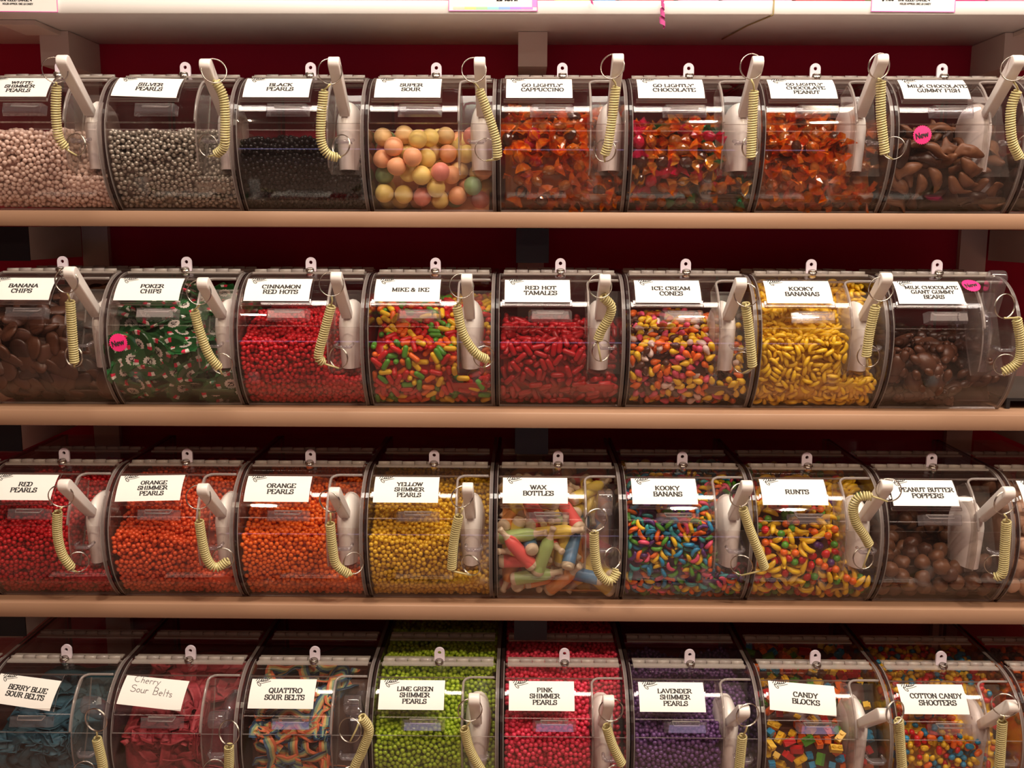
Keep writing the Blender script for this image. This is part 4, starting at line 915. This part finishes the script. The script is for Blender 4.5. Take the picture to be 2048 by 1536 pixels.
spec(3, 7, ['COTTON CANDY', 'SHOOTERS'], 'yellow, red and blue pellet sweets', 'items', SH_SHOOT, [W(5, [0, 1], ['yellow'], 'yellow'), W(2.6, [0, 1], ['red'], 'red'), W(1.6, [0, 1], ['blue'], 'blue'), W(1.4, [0], ['orange'], 'orange')], .0039, 2, .0046, .112, .152, 'pellet_candy', 'candy', core='yellow')
spec(3, 8, [''], 'orange and brown sweets at the right edge of view', 'stuff', SH_SHOOT, [W(1, [0], ['orange'], ''), W(1, [0], ['brown'], '')], .0039, 2, .0046, .12, .15, 'pellet_candy')

NUM = ['first', 'second', 'third', 'fourth', 'fifth', 'sixth', 'seventh', 'eighth', 'ninth']
MESHC = {}
def fill_bin(row, i, loc):
    s = SPEC[(row, i)]; kw = s['kw']; rng = np.random.default_rng(100*row+i+7)
    hp = dict(zf=s['zf'], zb=s['zb'], ph=rng.uniform(0, 6), amp=kw.get('amp', .004), sx=kw.get('sx', 0), ymax=kw.get('ymax', .20))
    where = 'in the %s bin of the %s row' % (NUM[i], ROWN[row]); O = Vector(loc)
    r = s['r']
    if s['mode'] == 'belts': return belts(row, i, O, s, hp, rng, where)
    S = kw.get('S', max(r*4.4, .011) if s['k'] == 1 else r*4.2)
    ctr, ax = pack(rng, hp, r, s['k'], s['sp'], S, kw.get('fill', .60), kw.get('iters', 26))
    R = frames(rng, ctr, ax, hp, kw.get('ori', 'long')); n = len(ctr)
    wts = np.array([c[0] for c in s['ch']], float); pc = rng.choice(len(wts), n, p=wts/wts.sum())
    ps = np.array([rng.choice(s['ch'][c][1]) if s['ch'][c][1] else rng.integers(len(s['shapes'])) for c in pc])
    dep = depth_of(ctr, hp)[0]
    if s['mode'] == 'items':
        order = np.argsort(dep + np.maximum(ctr[:, 1]-.10, 0)*.15); lim = np.median(dep[order[:min(300, n)]])
        near = order[:300]; near = near[dep[near] < r*2.7 if s['k'] > 1 else dep[near] < r*2.9]
        for q_ in near:
            c = s['ch'][pc[q_]]; key = (s['item'], int(ps[q_]), id(s['shapes']), tuple(c[2]))
            if key not in MESHC:
                V, Fc, M, sm = s['shapes'][ps[q_]]; me_ = mesh(s['item'], V.tolist(), Fc, [CM[x] for x in c[2]], M, sm); MESHC[key] = me_
            o = bpy.data.objects.new(s['item'], MESHC[key]); COL.objects.link(o)
            mw = Matrix(R[q_].tolist()).to_4x4(); mw.translation = O+Vector(ctr[q_]); o.matrix_world = mw
            word = s['item'].replace('_', ' ')
            o['label'] = '%s %s %s' % (c[3], word, where) ; o['category'] = 'candy'
            o['group'] = '%s %s pieces %s' % (c[3], word, where)
        rest = np.setdiff1d(np.arange(n), near)
    else: rest = np.arange(n)
    # what is left, with the packed inside, is one heap
    names = []; 
    def slot(m_):
        if m_ not in names: names.append(m_)
        return names.index(m_)
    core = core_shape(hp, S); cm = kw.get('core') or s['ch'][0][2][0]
    shapes = list(s['shapes'])+[core]; slots = [[slot(x) for x in s['ch'][pc[q_]][2]] for q_ in rest]+[[slot(cm)]]
    pick = np.append(ps[rest], len(shapes)-1); RR = np.concatenate([R[rest], np.eye(3)[None]]); TT = np.concatenate([ctr[rest], [[0, 0, 0]]])
    me_ = fast_mesh(s['item']+'_heap', shapes, pick, RR, TT, [CM[x] for x in names], slots)
    lab = ('heap of %s filling the bin %s' % (s['bw'], where)) if s['mode'] == 'stuff' else ('inner heap of %s %s, behind the nearest pieces' % (s['bw'].split(' at the right')[0], where))
    tag(link(s['item']+'_heap', me_, loc=loc), lab[:120], 'candy heap', kind='stuff')
def heap_point(x, s_, hp, lift):
    """s_ runs in metres from low on the front up the curve and back over the top of the heap"""
    # front part: angle from -35 deg up to where the heap's top meets the front
    zf = min(float(height(np.array(x), np.array(.01), hp)), .150)
    phc = math.degrees(math.asin(max(-.9, min(.95, (zf-.091)/(.078 if zf > .091 else .110)))))
    L = radians(phc+35)*.09
    if s_ < L:
        ph = -35+math.degrees(s_/.09); y, z = prof(ph, -.004-lift); n = Vector((0, -cos(radians(ph)), sin(radians(ph))))
    else:
        y0, z0 = prof(phc, -.006); y = y0+(s_-L)*.9; z = min(float(height(np.array(x), np.array(y), hp)), .160)-lift; n = Vector((0, -.3, .95)).normalized()
    return Vector((x, y, z)), n
def belts(row, i, O, s, hp, rng, where):
    mats = [CM[x] for x in s['ch']]; same = s['ch'][0] == s['ch'][1]
    mats2 = mats[:1] if same else mats
    nb = 52; wd = .0135 if not same else .0125; th_ = .0016
    for b in range(nb):
        x = rng.uniform(.02, .14); sv = rng.uniform(.0, .19); a = rng.uniform(-.9, .9)+(0 if rng.random() < .8 else 1.3)+(pi if rng.random() < .5 else 0); lift0 = .002+.014*(b/nb)**.8 if b > 6 else rng.uniform(.001, .004)
        ph = rng.uniform(0, 6); tw = rng.uniform(-.6, .6); Pp = []; Nn = []
        for k in range(19):
            t = k/18; lift = lift0+.0045*(1+sin(ph+k*.75)); p, n = heap_point(x, max(sv, 0), hp, lift); Pp.append(p)
            Nn.append((n+Vector((0, .5*sin(tw*k*.4+ph), .0))+Vector((.6*sin(tw*k*.5+ph*2), 0, 0))).normalized())
            a += rng.normal()*.22+.12*sin(ph); x += .0062*cos(a); sv += .0062*sin(a)
            if x < .016 or x > .147: a = (rng.uniform(-.9, .9) if x < .08 else pi+rng.uniform(-.9, .9)); x = min(max(x, .016), .147)
            if sv < .0 or sv > .22: a = -a; sv = min(max(sv, 0), .22)
        if i >= 0 and any(p.x > .105 and p.z > .05 and p.y < .07 for p in Pp):
            for p in Pp:
                if p.z > .045 and p.y < .032+max(p.z-.046, 0)*.42+.004: p.x = min(p.x, .106)
        rows = []; nr = []; nc = 4
        for k in range(19):
            tg = (Pp[min(k+1, 18)]-Pp[max(k-1, 0)]).normalized() if (Pp[min(k+1, 18)]-Pp[max(k-1, 0)]).length > 1e-6 else Vector((1, 0, 0))
            n = (Nn[k]-tg*tg.dot(Nn[k])).normalized(); sd = tg.cross(n)
            rows.append([Pp[k]+sd*wd*(j/nc-.5) for j in range(nc+1)]); nr.append([n]*(nc+1))
        for rw in rows:
            for v in rw:
                v.x = min(max(v.x, .0058), .158); v.z = min(max(v.z, .006), .164)
                fd, ny, nz, beh = front_depth(np.array([v.y]), np.array([v.z]))
                if fd[0] < .001 and not beh[0]: v.y -= ny[0]*(.001-fd[0]); v.z -= nz[0]*(.001-fd[0])
        q = MB(); V = [tuple(p) for rw in rows for p in rw]+[tuple(rows[k][j]-nr[k][j]*th_) for k in range(19) for j in range(nc+1)]; o = 19*(nc+1); Fc = []; M = []
        for k in range(18):
            for j in range(nc):
                c = k*(nc+1)+j; Fc += [(c, c+1, c+nc+2, c+nc+1), (o+c, o+c+nc+1, o+c+nc+2, o+c+1)]; M += [0 if same else j]*2
            for j in (0, nc):
                c = k*(nc+1)+j; Fc.append((c, c+nc+1, o+c+nc+1, o+c)); M.append(0 if same else min(j, nc-1))
        q.add(V, Fc, M, True)
        tag(q.obj('sour_belt', mats2, None, O), '%s sour belt ribbon folded %s' % ({0: 'blue', 1: 'cherry red', 2: 'four colour striped'}[i], where), 'candy', '%s sour belts %s' % ({0: 'blue', 1: 'cherry red', 2: 'striped'}[i], where))
    V, Fc, M, sm = core_shape(hp, .020)
    tag(link('sour_belt_heap', mesh('sour_belt_heap', V.tolist(), Fc, [mats[0] if same else CM['brown']], M, sm), loc=O), 'packed inner mass of %s %s' % (s['bw'], where), 'candy heap', kind='stuff')

# ------------------------------------------------------------------ the bins
ROTS = {}
CLR = {(1, 7): .0, (2, 4): .012, (3, 0): -.028, (3, 1): -.028, (3, 2): -.02}
def short(i): return NUM[i]+' from the left'
for row in range(4):
    base = EYE+HB[row]
    for i in range(-1, 9):
        if (row, i) not in SPEC and not (i == -1 and row >= 2): continue
        loc = (XL[row]+PIT*(i-1), DF[row], base)
        if i == -1:
            make_bin(loc, 'clear acrylic bin cut off by the left edge of view in the %s row' % ROWN[row], 'clear acrylic candy bins'); continue
        s = SPEC[(row, i)]
        b = make_bin(loc, ('bin of %s, %s in the %s row' % (s['bw'].split(' at the right')[0], NUM[i], ROWN[row])), 'clear acrylic candy bins')
        fill_bin(row, i, loc)
        if s['card'] is not None:
            hand = s['card'] == 'HAND'
            lab = 'white card with pencilled handwriting' if hand else 'white name card'
            make_card(loc, [] if hand else s['card'], '%s on the lid of the %s bin of the %s row' % (lab, NUM[i], ROWN[row]), 'name cards on the bins', hand, s['kw'].get('rot', 0))
        if i < 8:
            hx, hz = HANDLES[row][i]; cl = (row, i) in CLR
            make_scoop(loc, hx, hz, '%s scoop standing in the %s bin of the %s row' % ('clear plastic' if cl else 'white plastic', NUM[i], ROWN[row]), 'scoops in the bins', THICK if cl else WHITEP, cl, CLR.get((row, i), -.055))
            make_tether(loc, CORDS[row][i], 'yellow coiled cord with key rings on the %s bin of the %s row' % (NUM[i], ROWN[row]), 'coiled cords on the bins', row*10+i)
        if (row, i) == (0, 7): make_sticker(b, .033, 3, .0006)
        if (row, i) == (1, 1): make_sticker(b, .0185, -2, .0006)
        if (row, i) == (1, 7): make_sticker(b, .110, 56, .0046)
# grey tray at the end of the second shelf
q = MB(); x0 = XL[1]+PIT*7+.010; z0 = EYE+HB[1]
r = tag(link('acrylic_tray', None, loc=(x0, 1.30, z0)), 'greyish clear tray with dark base frame at the right end of the second shelf', 'tray')
q.box(0, .16, 0, .002, .014, .10); q.box(0, .002, .002, .20, .014, .10); q.box(.158, .16, .002, .20, .014, .10); q.box(.002, .158, .198, .20, .014, .10); q.obj('walls', [FROST], r)
q = MB(); q.box(-.001, .161, -.001, .201, .010, .0139); q.box(-.001, .004, -.001, .004, 0, .010); q.box(.156, .161, -.001, .004, 0, .010); q.box(-.001, .004, .196, .201, 0, .010); q.box(.156, .161, .196, .201, 0, .010); q.obj('base_frame', [BLACK], r)
